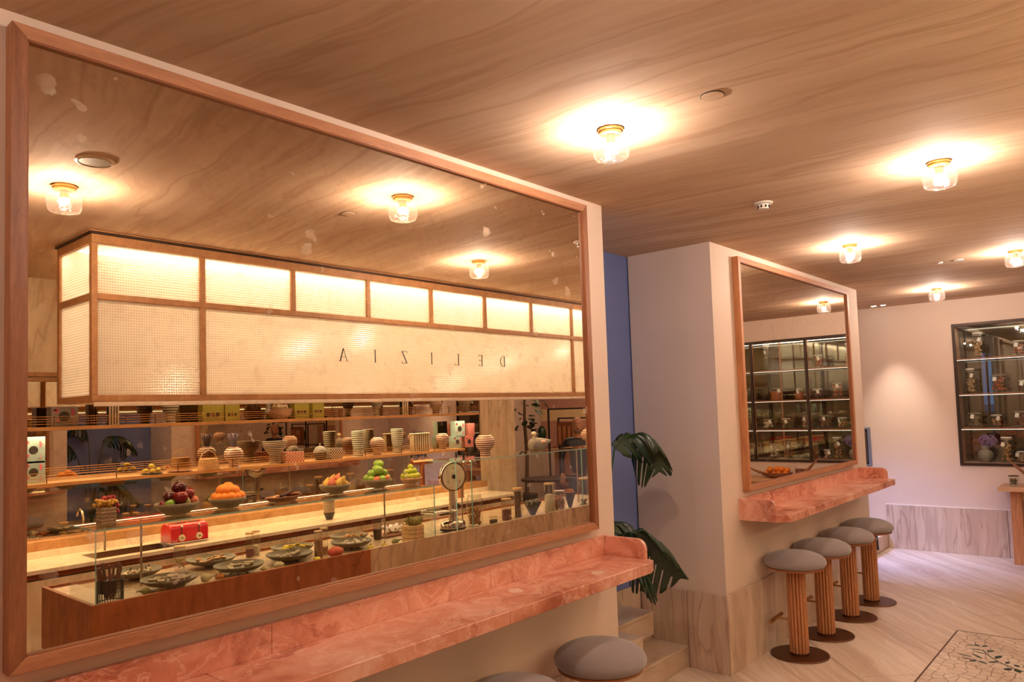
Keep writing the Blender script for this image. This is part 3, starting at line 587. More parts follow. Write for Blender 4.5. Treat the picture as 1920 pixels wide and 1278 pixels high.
cb('lower_lip', .01, X1-.01, -.012, .010, -.026, -.004, 'top_stone', bev=.004)
cb('led_strip', .05, X1-.05, -.10, -.06, H-.012, H-.004, 'led', bev=0); cb('led_strip', .05, X1-.05, -D+.06, -D+.10, H-.012, H-.004, 'led', bev=0)
cb('inner_tray', .03, X1-.03, -D+.06, -.06, -.004, .002, 'top_stone')
light('canopy_down_light', 'AREA', (3.9, -.33, 1.722), 30, (1, .72, .42), (0, 0, 0), 4.6*U, .25*U)
light('worktop_light', 'AREA', (3.3, -1.45, 1.20), 30, (1, .74, .42), (0, 0, 0), 4.8*U, .08*U)
light('shelf_light', 'AREA', (3.3, -1.45, 1.57), 22, (1, .78, .5), (0, 0, 0), 4.8*U, .08*U)
# lettering on the canopy: D E L I Z I A, reading correctly from the room side
def letter(ch):
    t_, k_, h = .0030, .0075, .088; b = B(); bar = lambda x0, x1, z0, z1: b.box(-x1, -x0, 0, .003, z0, z1)
    sl = lambda p, q, w_: b.prism([(-p[0]-w_, p[1]), (-p[0]+w_, p[1]), (-q[0]+w_, q[1]), (-q[0]-w_, q[1])], 0, .003, 'y')
    ser = lambda x: (bar(x-.008, x+.008, 0, .002), bar(x-.008, x+.008, h-.002, h))
    if ch == 'I': bar(-k_/2, k_/2, 0, h); ser(0)
    if ch == 'L': bar(-.02, -.02+k_, 0, h); bar(-.028, .024, 0, t_); bar(.0215, .024, 0, .014); bar(-.028, -.006, h-.002, h)
    if ch == 'E': bar(-.02, -.02+k_, 0, h); bar(-.028, .022, 0, t_); bar(-.028, .020, h-t_, h); bar(-.02, .012, h*.5, h*.5+t_); bar(.0195, .022, 0, .013); bar(.0175, .020, h-.013, h); bar(.0105, .0125, h*.42, h*.6)
    if ch == 'Z': bar(-.026, .026, 0, t_); bar(-.024, .026, h-t_, h); sl((-.021, t_), (.021, h-t_), .0042); bar(.0235, .026, 0, .014); bar(-.026, -.0235, h-.014, h)
    if ch == 'A': sl((-.028, 0), (0, h), .0016); sl((.028, 0), (0, h), .0040); bar(-.018, .018, .030, .0325); bar(-.036, -.020, 0, .002); bar(.019, .037, 0, .002)
    if ch == 'D':
        bar(-.026, -.026+k_, 0, h); bar(-.034, -.01, 0, .002); bar(-.034, -.01, h-.002, h); n = 14
        ou = [(-.012+.042*math.sin(math.pi*i/n), h/2-h/2*math.cos(math.pi*i/n)) for i in range(n+1)]; inn = [(-.012+.035*math.sin(math.pi*i/n), h/2-(h/2-.003)*math.cos(math.pi*i/n)) for i in range(n+1)]
        for i in range(n): b.prism([(-ou[i][0], ou[i][1]), (-ou[i+1][0], ou[i+1][1]), (-inn[i+1][0], inn[i+1][1]), (-inn[i][0], inn[i][1])], 0, .003, 'y')
    return b
for i, ch in enumerate('AIZILED'): obj('letter', letter(ch), 'black', cp, (3.005+.2665*i-1.446, -.012, .250), sm=False)

# ------------------------------------------------------------------ things on the counter, case tops and shelves
def fruit_mesh(kind):
    b = B()
    if kind == 'apple': b.lathe([(0, -.020), (.010, -.024), (.020, -.020), (.029, -.008), (.032, .006), (.028, .018), (.016, .026), (.006, .024), (0, .019)], 14)
    elif kind == 'orange': b.sph((0, 0, 0), (.030, .030, .028), 14, 9)
    elif kind == 'lemon': b.lathe([(0, -.036), (.006, -.032), (.016, -.024), (.023, -.008), (.023, .008), (.016, .024), (.006, .032), (0, .036)], 12)
    elif kind == 'pear': b.lathe([(0, -.026), (.014, -.026), (.025, -.014), (.026, -.002), (.019, .014), (.010, .028), (.006, .038), (0, .040)], 12)
    return b
FR = {}
def fruit(name, kind, mat_, label, group, loc, s=1.0, rot=(0, 0, 0), cat='fruit'):
    key = (name, kind, mat_)
    if key not in FR:
        o = obj(name, fruit_mesh(kind), mat_, sm=True, ang=80); FR[key] = o
        if kind in ('apple', 'pear'): obj('stalk', B().tube([(0, 0, .018 if kind == 'apple' else .036), (.003, 0, .036 if kind == 'apple' else .052)], .0014, 5), 'bark', o)
        elif kind == 'orange': obj('stem_scar', B().sph((0, 0, .028), (.004, .004, .002), 6, 4), 'gourd_green', o)
    else: o = dup(FR[key], loc)
    o.location = loc; o.rotation_euler = rot; o.scale = (s, s, s); return tag(o, label, cat, group)
def bowl(label, p, wd, mat_='ceramic', foot=True):
    x, y, z = p; t = thing('fruit_bowl', label, 'bowl', (x, y, z)); r = wd/2
    obj('bowl_body', B().lathe([(0, 0), (r*.42, 0), (r*.52, .004), (r*.86, r*.26), (r*1.0, r*.45), (r*1.01, r*.54), (r*.96, r*.58), (r*.88, r*.53), (r*.66, r*.30), (r*.4, .014), (0, .012)], 32), mat_, t, ang=60)
    obj('rim', B().ring([(r*.96, r*.56), (r*.985, r*.59), (r*1.015, r*.57), (r*1.0, r*.53)], 32), mat_, t)
    return r
def where(dx, dy, dz):
    return (', top' if dz > 1.08 else ', upper layer' if dz > .7 else ', bottom layer')+(' far left' if dx < -.55 else ' left' if dx < -.15 else ' middle' if dx <= .15 else ' right' if dx < .55 else ' far right')+(' front' if dy > .12 else ' back' if dy < -.08 else '')
ORD = ['leftmost', 'second from the left', 'third from the left', 'fourth from the left', 'fifth from the left', 'sixth from the left', 'seventh from the left', 'eighth from the left', 'ninth from the left']
def pile(p, r, items):
    cnt = {}
    for it in items: cnt[it[6]] = cnt.get(it[6], 0)+1
    for (dx, dy, dz, *a) in items: fruit(a[0], a[1], a[2], a[3]+(where(dx, dy, dz) if cnt[a[3]] > 1 else ''), a[4], (p[0]+dx*r, p[1]+dy*r, p[2]+(dz+.12)*r), (a[5] if len(a) > 5 else 1)*1.13, (rnd.uniform(-.5, .5), rnd.uniform(-.5, .5), rnd.uniform(0, 6)))
# note: x grows to the right in the mirror picture
Z1 = 1.0865
p = (1.976, -.30, Z1); r = bowl('low stone bowl of red apples on the glass case top, second from the left', p, .235)
AR = 'red apples piled in the stone bowl'
pile(p, r, [(-.35, .1, .75, 'red_apple', 'apple', 'apple_dark', 'dark red apple at the back left of the apple bowl', AR, 1.15), (-.02, .45, .72, 'red_apple', 'apple', 'apple_red', 'bright red apple in the middle front of the apple bowl', AR, 1.2), (.12, .0, 1.15, 'red_apple', 'apple', 'apple_dark', 'dark red apple on top of the apple bowl', AR, 1.2), (.5, .05, .85, 'pomegranate', 'apple', 'apple_red', 'pomegranate at the right of the apple bowl', AR, 1.15), (.25, .45, .5, 'green_pear', 'pear', 'gourd_green', 'greenish pear lying in front in the apple bowl', AR, .9), (-.5, .4, .45, 'green_apple', 'apple', 'apple_green', 'green apple at the front left of the red apples', AR, .8), (-.7, .15, .4, 'red_apple', 'apple', 'apple_red', 'small red apple low at the left rim', AR, .8), (.75, .2, .5, 'peach', 'orange', 'peach', 'pink peach at the right rim of the apple bowl', AR, .8), (.15, -.3, .5, 'red_apple', 'apple', 'apple_dark', 'dark red apple behind the pomegranate', AR, 1.1), (-.1, -.4, .5, 'red_apple', 'apple', 'apple_dark', 'dark red apple at the rear of the apple bowl', AR, 1.1)])
p = (2.289, -.31, Z1); r = bowl('low stone bowl heaped with oranges on the glass case top', p, .215)
OG = 'oranges heaped in the stone bowl'
pile(p, r, [(a, b, c, 'orange', 'orange', 'orange', 'orange in the bowl beside the red apples', OG, s_) for a, b, c, s_ in ((-.62, .2, .5, .9), (-.35, .35, .5, .9), (-.28, 0, .88, 1.15), (0, .45, .5, .95), (.1, .15, .85, 1.2), (.35, .35, .48, .9), (.42, -.05, .80, 1.1), (.68, .15, .5, 1.0), (.1, -.1, .98, 1.15), (-.5, -.3, .5, 1), (.3, -.45, .5, 1), (.7, -.2, .5, .9))])
px_ = 2.66
t = thing('wooden_tray', 'dark oval wooden tray with chocolate bars between oranges and pears', 'tray', (px_, -.30, Z1))
obj('tray_body', B().lathe([(0, 0), (.085, 0), (.105, .012), (.118, .030), (.113, .032), (.10, .016), (.08, .007), (0, .006)], 30, sx=1.0, sy=.62), 'darkoak', t)
obj('handle', B().tube([(.113, -.02, .030), (.135, -.012, .034), (.135, .012, .034), (.113, .02, .030)], .004, 6), 'darkoak', t)
for k in range(5):
    c = tag(obj('chocolate_bar', B().box(-.045, .045, -.011, .011, 0, .010), 'choc', None, (px_-.02+k*.010, -.335+k*.016, Z1+.012+.007*(k % 2)+k*.0075), (0, R_(-14), R_(-28+6*k)), bev=.0015), 'bar of dark chocolate fanned on the oval tray', 'chocolate', 'chocolate bars on the oval tray')
tag(obj('clay_dish', B().lathe([(0, 0), (.03, 0), (.052, .014), (.055, .020), (.049, .020), (.03, .007), (0, .006)], 24), 'copper', None, (px_+.068, -.30, Z1+.026)), 'small reddish copper dish resting on the oval wooden tray', 'dish')
for k in range(4): tag(obj('pastry', B().sph((0, 0, 0), (.016, .012, .010), 8, 6), 'pastry', None, (px_-.085+k*.011, -.29+.014*(k % 2), Z1+.024+.004*k)), 'small pale pastry at the left end of the oval tray', 'pastry', 'pastries on the oval tray')
p = (3.108, -.36, Z1); r = bowl('low stone bowl of yellow pears on the glass case top', p, .215)
PG = 'yellow pears in the stone bowl'
pile(p, r, [(a, b, c, 'pear', 'pear', m_, 'ripe pear in the bowl left of green apples', PG, s_) for a, b, c, s_, m_ in ((-.7, .1, .5, .75, 'pear'), (-.45, .3, .6, 1.0, 'peach'), (-.2, .0, .8, .85, 'pear'), (0, .4, .55, 1.0, 'pear'), (.1, .1, .85, .85, 'peach'), (.35, .3, .6, 1.0, 'pear'), (.55, .0, .62, .8, 'gourd_green'), (.75, .15, .45, .7, 'pear'), (-.4, -.3, .55, 1.0, 'pear'), (.2, -.3, .6, .8, 'peach'))])
p = (3.498, -.38, Z1); r = bowl('low stone bowl of green apples on the glass case top', p, .215)
GG = 'green apples in the stone bowl'
pile(p, r, [(a, b, c, 'green_apple', 'apple', m_, 'green apple in the bowl right of the pears', GG, s_) for a, b, c, s_, m_ in ((-.1, .15, 1.05, 1.2, 'apple_green'), (.15, -.05, 1.42, 1.1, 'apple_green'), (.4, .1, .85, 1.0, 'apple_green'), (-.4, -.05, .85, 1.0, 'apple_green'), (-.65, .15, .5, .8, 'apple_green'), (.0, .5, .5, .8, 'apple_green'), (-.4, .4, .45, .8, 'peach'), (.5, .35, .45, .8, 'peach'), (.7, .1, .5, .85, 'apple_green'), (0, -.4, .6, 1, 'apple_green'), (.3, -.5, .5, 1, 'apple_green'), (-.4, -.5, .5, 1, 'apple_green'))])
p = (3.801, -.50, Z1-.0)
p = (p[0], -.35, Z1); r = bowl('round wooden bowl of yellow limes at the right end of the low glass case', p, .165, 'tablewood')
LG = 'yellow limes in the wooden bowl'
pile(p, r, [(a, b, c, 'lime', 'orange', 'lime', 'yellow green lime in the round wooden bowl', LG, .72) for a, b, c in ((-.7, .2, .6), (-.35, .35, .6), (.05, .4, .6), (.45, .3, .6), (.7, .05, .6), (-.5, -.1, 1.0), (-.1, .0, 1.05), (.35, .0, 1.05), (.1, -.2, 1.4), (-.6, -.4, .6), (.2, -.5, .6))])
# grape basket
p = (1.559, -.20, Z1); t = thing('woven_basket', 'square woven palm basket holding grapes at the left end of the glass case', 'basket', p)
obj('basket_body', B().prism([(-.036, -.036), (.036, -.036), (.036, .036), (-.036, .036)], 0, .100), 'weave', t, bev=.004)
for k in range(5): obj('woven_band', B().box(-.038, .038, -.038, .038, .008+k*.019, .019+k*.019), 'weave', t, bev=.002)
def grapes(label, n, mat_, loc, sp, seed):
    r_ = random.Random(seed); b = B()
    for k in range(n):
        b.sph((sp[0]*r_.uniform(-1, 1), sp[1]*r_.uniform(-1, 1), sp[2]*r_.uniform(-.4, 1)), .0095, 8, 6)
    o = thing('grape_bunch', label, 'grapes', loc); g_ = obj('grapes', b, mat_, o, ang=80); g_['kind'] = 'stuff'; obj('stem', B().tube([(0, 0, 0), (.01, 0, .03)], .002, 5), 'bark', o)
grapes('bunch of yellow grapes spilling over the woven basket', 64, 'grape_yellow', (p[0]-.004, p[1]+.004, p[2]+.115), (.046, .040, .022), 1)
grapes('bunch of red grapes hanging at the right side of the woven basket', 22, 'grape_red', (p[0]+.042, p[1]+.0, p[2]+.085), (.010, .02, .045), 2)
grapes('bunch of dark red grapes on top of the yellow grapes', 20, 'grape_red', (p[0]+.012, p[1]-.015, p[2]+.137), (.030, .015, .012), 3)
# ---- jars
def jar(name, label, p, r, h, mat_, fill, lid='lid', cat='jar', neck=False, tagp=False, grp=None):
    t = thing(name, label, cat, p, rnd.uniform(-.6, .6), grp); b = B(); b.open = 1
    pr = [(0, .002), (r*.92, .002), (r, .008), (r, h*.78), (r*.82, h*.88), (r*.80, h*.93)] if neck else [(0, .002), (r*.97, .002), (r, .006), (r, h*.95)]
    obj('glass_body', b.lathe(pr, 20), 'jarglass', t, ang=60)
    if neck: obj('glass_rim', B().ring([(r*.80, h*.925), (r*.87, h*.93), (r*.87, h*.95), (r*.80, h*.955)], 20), 'jarglass', t)
    if lid: obj('lid', B().lathe([(0, h*.945), (r*(.88 if neck else 1.03), h*.945), (r*(.88 if neck else 1.03), h), (0, h)], 20), lid, t, bev=.001)
    if fill:
        m_, f, kind = fill; r_ = random.Random(int(p[0]*1000)); b = B()
        if kind == 'grain': b.lathe([(0, .006), (r*.93, .006), (r*.94, h*f*.96), (r*.5, h*f*1.03), (0, h*f)], 16); [b.sph((r*.9*math.cos(a), r*.9*math.sin(a), r_.uniform(.01, h*f)), .005, 5, 4) for a in [r_.uniform(0, 6.28) for _ in range(60)]]
        if kind == 'sticks':
            for k in range(12):
                a = r_.uniform(0, 6.28); q = r*.6*r_.random(); a2 = r_.uniform(0, 6.28); b.tube([(q*math.cos(a), q*math.sin(a), .008), (r*.6*math.cos(a2), r*.6*math.sin(a2), h*f)], .006, 6)
        if kind == 'rings':
            for k in range(70):
                a = r_.uniform(0, 6.28); c = Vector((r*.55*math.cos(a), r*.55*math.sin(a), r_.uniform(.02, h*f))); nx = Vector((r_.uniform(-1, 1), r_.uniform(-1, 1), r_.uniform(-.5, .5))).normalized(); u_ = nx.orthogonal().normalized(); v_ = nx.cross(u_)
                b.tube([c+(u_*math.cos(q)+v_*math.sin(q))*.013 for q in [i*.7 for i in range(10)]], .0055, 5)
        if kind == 'lumps':
            for k in range(34):
                a = r_.uniform(0, 6.28); q = r*.72*math.sqrt(r_.random()); s_ = r*r_.uniform(.22, .34); b.sph((q*math.cos(a), q*math.sin(a), .01+s_+r_.random()*h*f*.85), (s_, s_*r_.uniform(.4, 1), s_*.7), 6, 5)
        if kind == 'liquid': b.lathe([(0, .005), (r*.95, .005), (r*.96, h*f), (0, h*f)], 18)
        o = obj('contents', b, m_, t, ang=70)
        if kind != 'liquid': o['kind'] = 'stuff'
    if tagp:
        s_ = tagp if isinstance(tagp, (int, float)) and tagp is not True else 1
        obj('paper_tag', B().box(-.016, .016, -.0008, .0008, -.022, .020), 'paper', t, (-r*1.07, .012*s_, h*.72), (R_(8), R_(14), R_(-78*s_)), sm=False)
        obj('tag_string', B().tube([(r*.86*math.cos(a*.63), r*.86*math.sin(a*.63), h*.90) for a in range(11)], .0016, 5), 'cloth', t)
    return t
ZD = .6955
DECK = {'J1': (2.156, -0.702, 0.7), 'D1': (1.885, -0.636, 0.75, 0.284), 'D2': (1.901, -0.232, 0.752, 0.303), 'D3': (2.331, -0.602, 0.75, 0.304), 'D4': (2.319, -0.236, 0.752, 0.294), 'D5': (2.857, -0.507, 0.75, 0.286), 'D6': (2.695, -0.284, 0.752, 0.295), 'D7': (3.352, -0.543, 0.75, 0.282), 'D8': (3.198, -0.305, 0.752, 0.286)}
X_, Y_, _ = DECK['J1']; jar('storage_jar', 'clear jar with wooden lid behind the leftmost front dish', (X_, -.66, ZD), .033, .150, 'x', ('husk', .42, 'lumps'))
jar('storage_jar', 'clear jar of dark red spice with wooden lid between the middle dishes', (2.63, -.66, ZD), .026, .165, 'x', ('spice', .35, 'grain'))
jar('storage_jar', 'clear jar of pale seeds right behind the dark red spice jar', (2.698, -.72+.02, ZD), .026, .165, 'x', ('rice', .40, 'grain'))
jar('storage_jar', 'tall clear jar of nuts with wooden lid beside the red pumpkin', (2.87, -.22, ZD), .027, .178, 'x', ('nuts', .68, 'grain'))
jar('storage_jar', 'tall clear jar half hidden behind the nut jar', (2.965, -.295, ZD), .027, .178, 'x', ('cookie', .3, 'grain'))
# ---- dishes with sweets
def dish(label, x, y, zr, wd, stand):
    t = thing('serving_dish', label, 'dish', (x, y, ZD)); r = wd/2; z = zr-ZD
    obj('dish_body', B().lathe([(0, z-.040), (r*.45, z-.039), (r*.75, z-.029), (r*.94, z-.012), (r, z-.001), (r*.99, z+.002), (r*.955, z), (r*.85, z-.012), (r*.6, z-.020), (0, z-.022)], 32), 'dish', t, ang=60)
    if stand == 'foot': obj('stand', B().lathe([(0, 0), (.040, 0), (.036, .006), (.012, .014), (.012, z-.045), (.035, z-.030), (0, z-.030)], 18), 'black', t)
    else:
        s_ = obj('stand', B().cyl(.016, z-.046, z-.030, 12), 'black', t)
        for k in range(4):
            a = k*math.pi/2+.6; obj('leg', B().tube([(.012*math.cos(a), .012*math.sin(a), z-.040), (.055*math.cos(a), .055*math.sin(a), 0)], .0035, 6), 'black', s_)
    return t
def sweets(name, label, grp, x, y, zr, wd, n, maker, mat_, cat, seed):
    r_ = random.Random(seed); src = None
    for k in range(n):
        q = (k/(n-1)-.5)*1.15; loc = (x+q*wd/2, y+r_.uniform(-.16, .22)*wd, zr-.015+r_.uniform(0, .006)); rot = (r_.uniform(-.3, .3), r_.uniform(-.3, .3), r_.uniform(0, 6))
        if src is None:
            src = obj(name, maker(), mat_, None, loc, rot, ang=60); tag(src, label+', leftmost', cat, grp)
            if name == 'chocolate_canape': obj('chocolate_shard', B().prism([(-.012, .008), (.010, .006), (.003, .030)], -.0015, .0015, 'y'), 'choc', src, rot=(.5, 0, .4)); obj('berry', B().sph((.011, .006, .008), .0045, 7, 5), 'red', src)
            if name == 'shell_sweet': obj('filling', B().sph((0, 0, .007), (.008, .008, .004), 7, 5), 'darkclay', src)
        else:
            c = dup(src, loc, label+', '+(ORD[k] if k < n-1 else 'rightmost')); c.rotation_euler = rot
lump = lambda: B().sph((0, 0, .003), (.019, .016, .012), 8, 6)
shell = lambda: B().lathe([(0, -.004), (.014, -.002), (.020, .012), (.014, .016), (0, .006)], 10, rib=(9, .12))
DS = [('D1', 'back left round dish of chocolate canapes on a black foot', 'foot', 'chocolate_canape', 'cream canape with chocolate shard on the back left dish', lump, 'cream', 7),
      ('D2', 'front left round dish of pale shell sweets', 'legs', 'shell_sweet', 'pale shell sweet with dark filling on the front left dish', shell, 'rice', 9),
      ('D3', 'back dish of pastries with toasted tips, second from the left', 'foot', 'pastry_twist', 'toasted pastry on the second back dish', shell, 'pastry', 9),
      ('D4', 'front dish of cream rosettes, second from the left', 'legs', 'cream_rosette', 'cream rosette on the second front dish', shell, 'cream', 7),
      ('D5', 'back dish of yellow and dark bites, third from the left', 'foot', 'yellow_bite', 'yellow and dark bite on the third back dish', shell, 'lemon', 9),
      ('D6', 'front dish of white rolls, third from the left', 'legs', 'white_roll', 'white roll on the third front dish', lump, 'rice', 6),
      ('D7', 'back dish of mixed nibbles at the right end of the display', 'foot', 'mixed_nibble', 'brown nibble on the right back dish', lump, 'cookie', 8),
      ('D8', 'front dish of white meringue drops at the right end of the display', 'legs', 'meringue_drop', 'white meringue drop on the right front dish', lump, 'cloth', 8)]
for i, (k, lab, stand, nm, slab, mk, m_, n) in enumerate(DS):
    x, y, zr, wd = DECK[k]; dish(lab, x, y, zr, wd, stand); sweets(nm, slab, lab.split(',')[0]+' contents', x, y, zr, wd, n, mk, m_, 'sweet', 20+i)
# ---- gourds, pumpkins, husks
def gourd(name, label, px_, py_, r, m_, kind='round', rz=0):
    if kind == 'round': b = B().lathe([(0, 0), (r*.5, .002), (r*.92, r*.35), (r, r*.7), (r*.85, r*1.1), (r*.4, r*1.32), (0, r*1.25)], 24, rib=(10, .10))
    elif kind == 'neck': b = B().lathe([(0, -r), (r*.6, -r*.85), (r, -r*.1), (r*.75, r*.6), (r*.32, r*1.1), (r*.24, r*1.8), (0, r*2.0)], 16)
    else: b = B().sph((0, 0, r*.8), (r*1.3, r, r*.8), 14, 10)
    t = obj(name, b, m_, None, (px_, py_, ZD+(r if kind == 'neck' else 0)), (0, R_(78) if kind == 'neck' else 0, rz), ang=60); tag(t, label, 'gourd' if 'gourd' in name else 'pumpkin')
    obj('stalk', B().tube([(0, 0, r*1.2 if kind != 'neck' else r*1.9), (.004, 0, (r*1.2 if kind != 'neck' else r*1.9)+.014)], .003, 6), 'bark', t)
gourd('pumpkin', 'small orange ribbed pumpkin between the two left front dishes', 2.167, -.175, .026, 'pumpkin')
gourd('pumpkin', 'red orange flattened pumpkin beside the tall nut jar', 2.954, -.15, .043, 'tomato', 'flat')
gourd('pumpkin', 'tiny yellow ribbed pumpkin left of the red orange one', 2.797, -.13, .023, 'lemon')
gourd('gourd', 'pale gourd with curved neck left of the orange pumpkin', 2.079, -.17, .027, 'gourd_white', 'neck', .3)
gourd('gourd', 'round white gourd below the second pair of dishes', 2.539, -.155, .026, 'gourd_white', 'flat')
gourd('gourd', 'small brownish white gourd left of the round white gourd', 2.435, -.15, .018, 'gourd_white', 'neck', 2.6)
gourd('gourd', 'knobbly yellow gourd below the right front dish', 3.242, -.15, .024, 'lemon')
gourd('gourd', 'yellow gourd with green stripes right of the knobbly one', 3.362, -.15, .021, 'pear')
gourd('gourd', 'long green yellow gourd lying behind the stone front', 3.46, -.15, .024, 'gourd_green', 'neck', .2)
gourd('gourd', 'green mottled gourd lying below the left front dish', 1.743, -.165, .022, 'gourd_green', 'neck', 2.9)
b = B(); r_ = random.Random(9)
for k in range(14):
    x = r_.uniform(0, .16); b.tube([(x, 0, .006), (x+.02, .01, .02+r_.random()*.012), (x+.045, -.01, .012+r_.random()*.02)], [.002, .008, .002], 5)
tag(obj('corn_husks', b, 'husk', None, (1.777, -.155, ZD)), 'pale dried corn husks lying under the front left dish', 'husks', kind='stuff')
# ---- wire holder with long sticks
x = 1.563; t = thing('wire_holder', 'black wire cylinder holder at the left end of the display', 'holder', (x, -.165, .699))
for z in (.002, .055, .115): obj('wire_ring', B().tube([(.062*math.cos(a*.3142), .062*math.sin(a*.3142), z) for a in range(21)], .0025, 6), 'black', t)
for k in range(30): a = k*math.pi/15; obj('wire_rod', B().tube([(.062*math.cos(a), .062*math.sin(a), .002), (.062*math.cos(a), .062*math.sin(a), .115)], .0018, 5), 'black', t)
obj('inner_box', B().cyl(.040, .05, .112, 16, (-.012, 0, 0)), 'black', t)
for k in range(13):
    a = k*.9; b_ = B().tube([(.018*math.cos(a), .018*math.sin(a), .02), (.060*math.cos(a)-.005, .045*math.sin(a), .165+.03*((k*7) % 4)/3)], .0075, 6)
    tag(obj('cinnamon_stick', b_, 'twig' if k % 2 else 'wicker', None, (x, -.165, .70)), 'long brown cinnamon stick standing in the wire holder', 'stick', 'cinnamon sticks in the wire holder')
# ---- shelf goods. Vases are turned profiles with painted stripes
def vase(label, it, shape, mat_, grp=None, cat='vase'):
    x, y, z, wd, h = it; r = wd/2; t = thing('striped_vase', label, cat, (x, y, z), 0, grp)
    if shape == 'bulb': pr = [(0, 0), (r*.52, 0), (r*.52, h*.26), (r*.60, h*.32), (r*.90, h*.46), (r, h*.64), (r*.93, h*.82), (r*.66, h*.96), (r*.5, h), (r*.44, h*.98), (0, h*.90)]
    elif shape == 'goblet': pr = [(0, 0), (r*.52, 0), (r*.50, h*.36), (r*.66, h*.46), (r*.92, h*.62), (r, h*.80), (r, h), (r*.92, h), (r*.85, h*.75), (r*.4, h*.5), (0, h*.5)]
    elif shape == 'tall': pr = [(0, 0), (r*.74, 0), (r*.76, h*.35), (r*.90, h*.55), (r*1.0, h), (r*.92, h), (r*.8, h*.55), (0, h*.4)]
    elif shape == 'bowlup': pr = [(0, 0), (r*.46, 0), (r*.46, h*.40), (r*.60, h*.50), (r*.88, h*.72), (r*1.0, h), (r*.94, h), (r*.8, h*.74), (r*.4, h*.52), (0, h*.5)]
    obj('vase_body', B().lathe(pr, 28), mat_, t, ang=50); 
    obj('vase_lip', B().ring([(pr[-3][0], pr[-3][1]-.001), (pr[-4 if shape != 'bulb' else -3][0]+.0006, pr[-3][1]), (pr[-3][0], pr[-3][1]+.0015), (pr[-3][0]-.001, pr[-3][1])], 28), mat_, t)
    return t
def flowerbox(label, it, mat_, depth=.10, hole=True, grp=None):
    x, y, z, wd, h = it; t = thing('gift_box', label, 'box', (x, y, z), 0, grp); W = wd/2
    obj('carton', B().box(-W, W, -depth, 0, 0, h), mat_, t, bev=.0015)
    if hole: obj('round_window', B().lathe([(0, -.0005), (W*.42, -.0005), (W*.42, .001), (0, .001)], 20), 'darkclay', t, (W*-.05, 0, h*.5), (R_(90), 0, 0))
    for k, (a, b_, s_) in enumerate(((-.62, .80, .16), (.48, .72, .24), (.62, .22, .20), (-.5, .3, .10))):
        obj('printed_flower', B().lathe([(0, 0), (W*s_*1.2, 0), (W*s_*1.2, .0008), (0, .0008)], 10, rib=(5, .3)), 'rose', t, (W*a, .0002, h*b_), (R_(90), 0, k))
    obj('printed_leaf', B().prism([(-W*.18, 0), (0, W*.10), (W*.2, 0), (0, -W*.1)], 0, .0008, 'y'), 'leaf', t, (W*-.72, .0002, h*.82))
    return t
def carton(label, it, mat_, spots=True):
    x, y, z, wd, h = it; t = thing('gift_box', label, 'box', (x, y, z)); W = wd/2
    obj('carton', B().box(-W, W, -.08, 0, 0, h), mat_, t, bev=.0015)
    for k in range(3): obj('printed_sweet', B().lathe([(0, 0), (W*.2, 0), (W*.2, .0008), (0, .0008)], 12), ('choc', 'wicker', 'choc')[k], t, (W*(-.5+.45*k), .0002, h*.38), (R_(90), 0, 0))
    return t
def barstand(label, it, n=5, top=False):
    x, y, z, wd, h = it; t = thing('striped_holder', label, 'holder', (x, y, z)); W = wd/2
    for k in range(n):
        q = -W+wd*(k+.5)/n; obj('bar_slat', B().box(q-wd/n*.28, q+wd/n*.28, -.05, 0, 0, h-(.006 if top else 0)), 'cream' , t, sm=False)
    obj('inner_box', B().box(-W*.9, W*.9, -.045, -.006, .002, h-.008), 'black', t, sm=False)
    if top: obj('tray_top', B().lathe([(0, h-.006), (W*.9, h-.006), (W*1.15, h), (W*1.1, h+.003), (0, h-.002)], 24, sy=.45, c=(0, -.025, 0)), 'cream', t)
    return t
def I(cx, yt, w, Yr, z): pass
ys, yz = -1.47, -1.45
flowerbox('upper pale floral box at the left frame edge, stacked on another', (1.596, -1.47, 1.382, 0.128, 0.169), 'mint', .09)
flowerbox('lower pale floral box at the left frame edge, under another', (1.597, -1.47, 1.252, 0.128, 0.145), 'mint', .09)
flowerbox('pink sided floral box with round window on the upper shelf', (1.775, -1.47, 1.612, 0.16, 0.131), 'menublue' if 0 else 'greyclay', .10)
barstand('black and cream barred holder at the left of the upper shelf', (2.075, -1.45, 1.612, 0.073, 0.162), 4)
vase('green striped vase standing alone on the upper shelf left half', (2.461, -1.45, 1.612, 0.119, 0.15), 'goblet', 'sgreen')
carton('yellow green gift box on the upper shelf, left of its pair', (2.785, -1.44, 1.612, 0.168, 0.137), 'yellowgreen')
carton('smaller yellow green gift box on the upper shelf, next to the left one', (2.941, -1.44, 1.612, 0.119, 0.13), 'yellowgreen')
carton('yellow green gift box right of the cloth filled bowl', (3.562, -1.44, 1.612, 0.142, 0.144), 'yellowgreen')
carton('yellow green gift box beside the black wire basket', (3.725, -1.44, 1.612, 0.113, 0.142), 'yellowgreen')
IT = (3.367, -1.46, 1.612, 0.199, 0.085); t = thing('clay_bowl', 'pinkish clay bowl filled with cloth bags on the upper shelf', 'bowl', IT[:3]); r = IT[3]/2; h = IT[4]
obj('bowl_body', B().lathe([(0, 0), (r*.55, 0), (r*.9, h*.45), (r, h), (r*.93, h), (r*.8, h*.5), (0, h*.3)], 24), 'terracotta', t)
for k in range(4):
    q = tag(obj('cloth_bag', B().lathe([(0, -.02), (.022, -.012), (.026, .006), (.010, .026), (.018, .040), (0, .036)], 12, rib=(7, .15)), 'cream' if k else 'husk', None, (IT[0]-.055+.032*k, IT[1]+.006*(k % 2), IT[2]+h+.012), (.2*k-.3, .3-.2*k, k)), 'small tied cloth bag in the pinkish clay bowl', 'bag', 'cloth bags in the clay bowl')
    obj('ribbon', B().tube([(.011*math.cos(a*.63), .011*math.sin(a*.63), .026) for a in range(11)], .002, 5), 'paper', q)
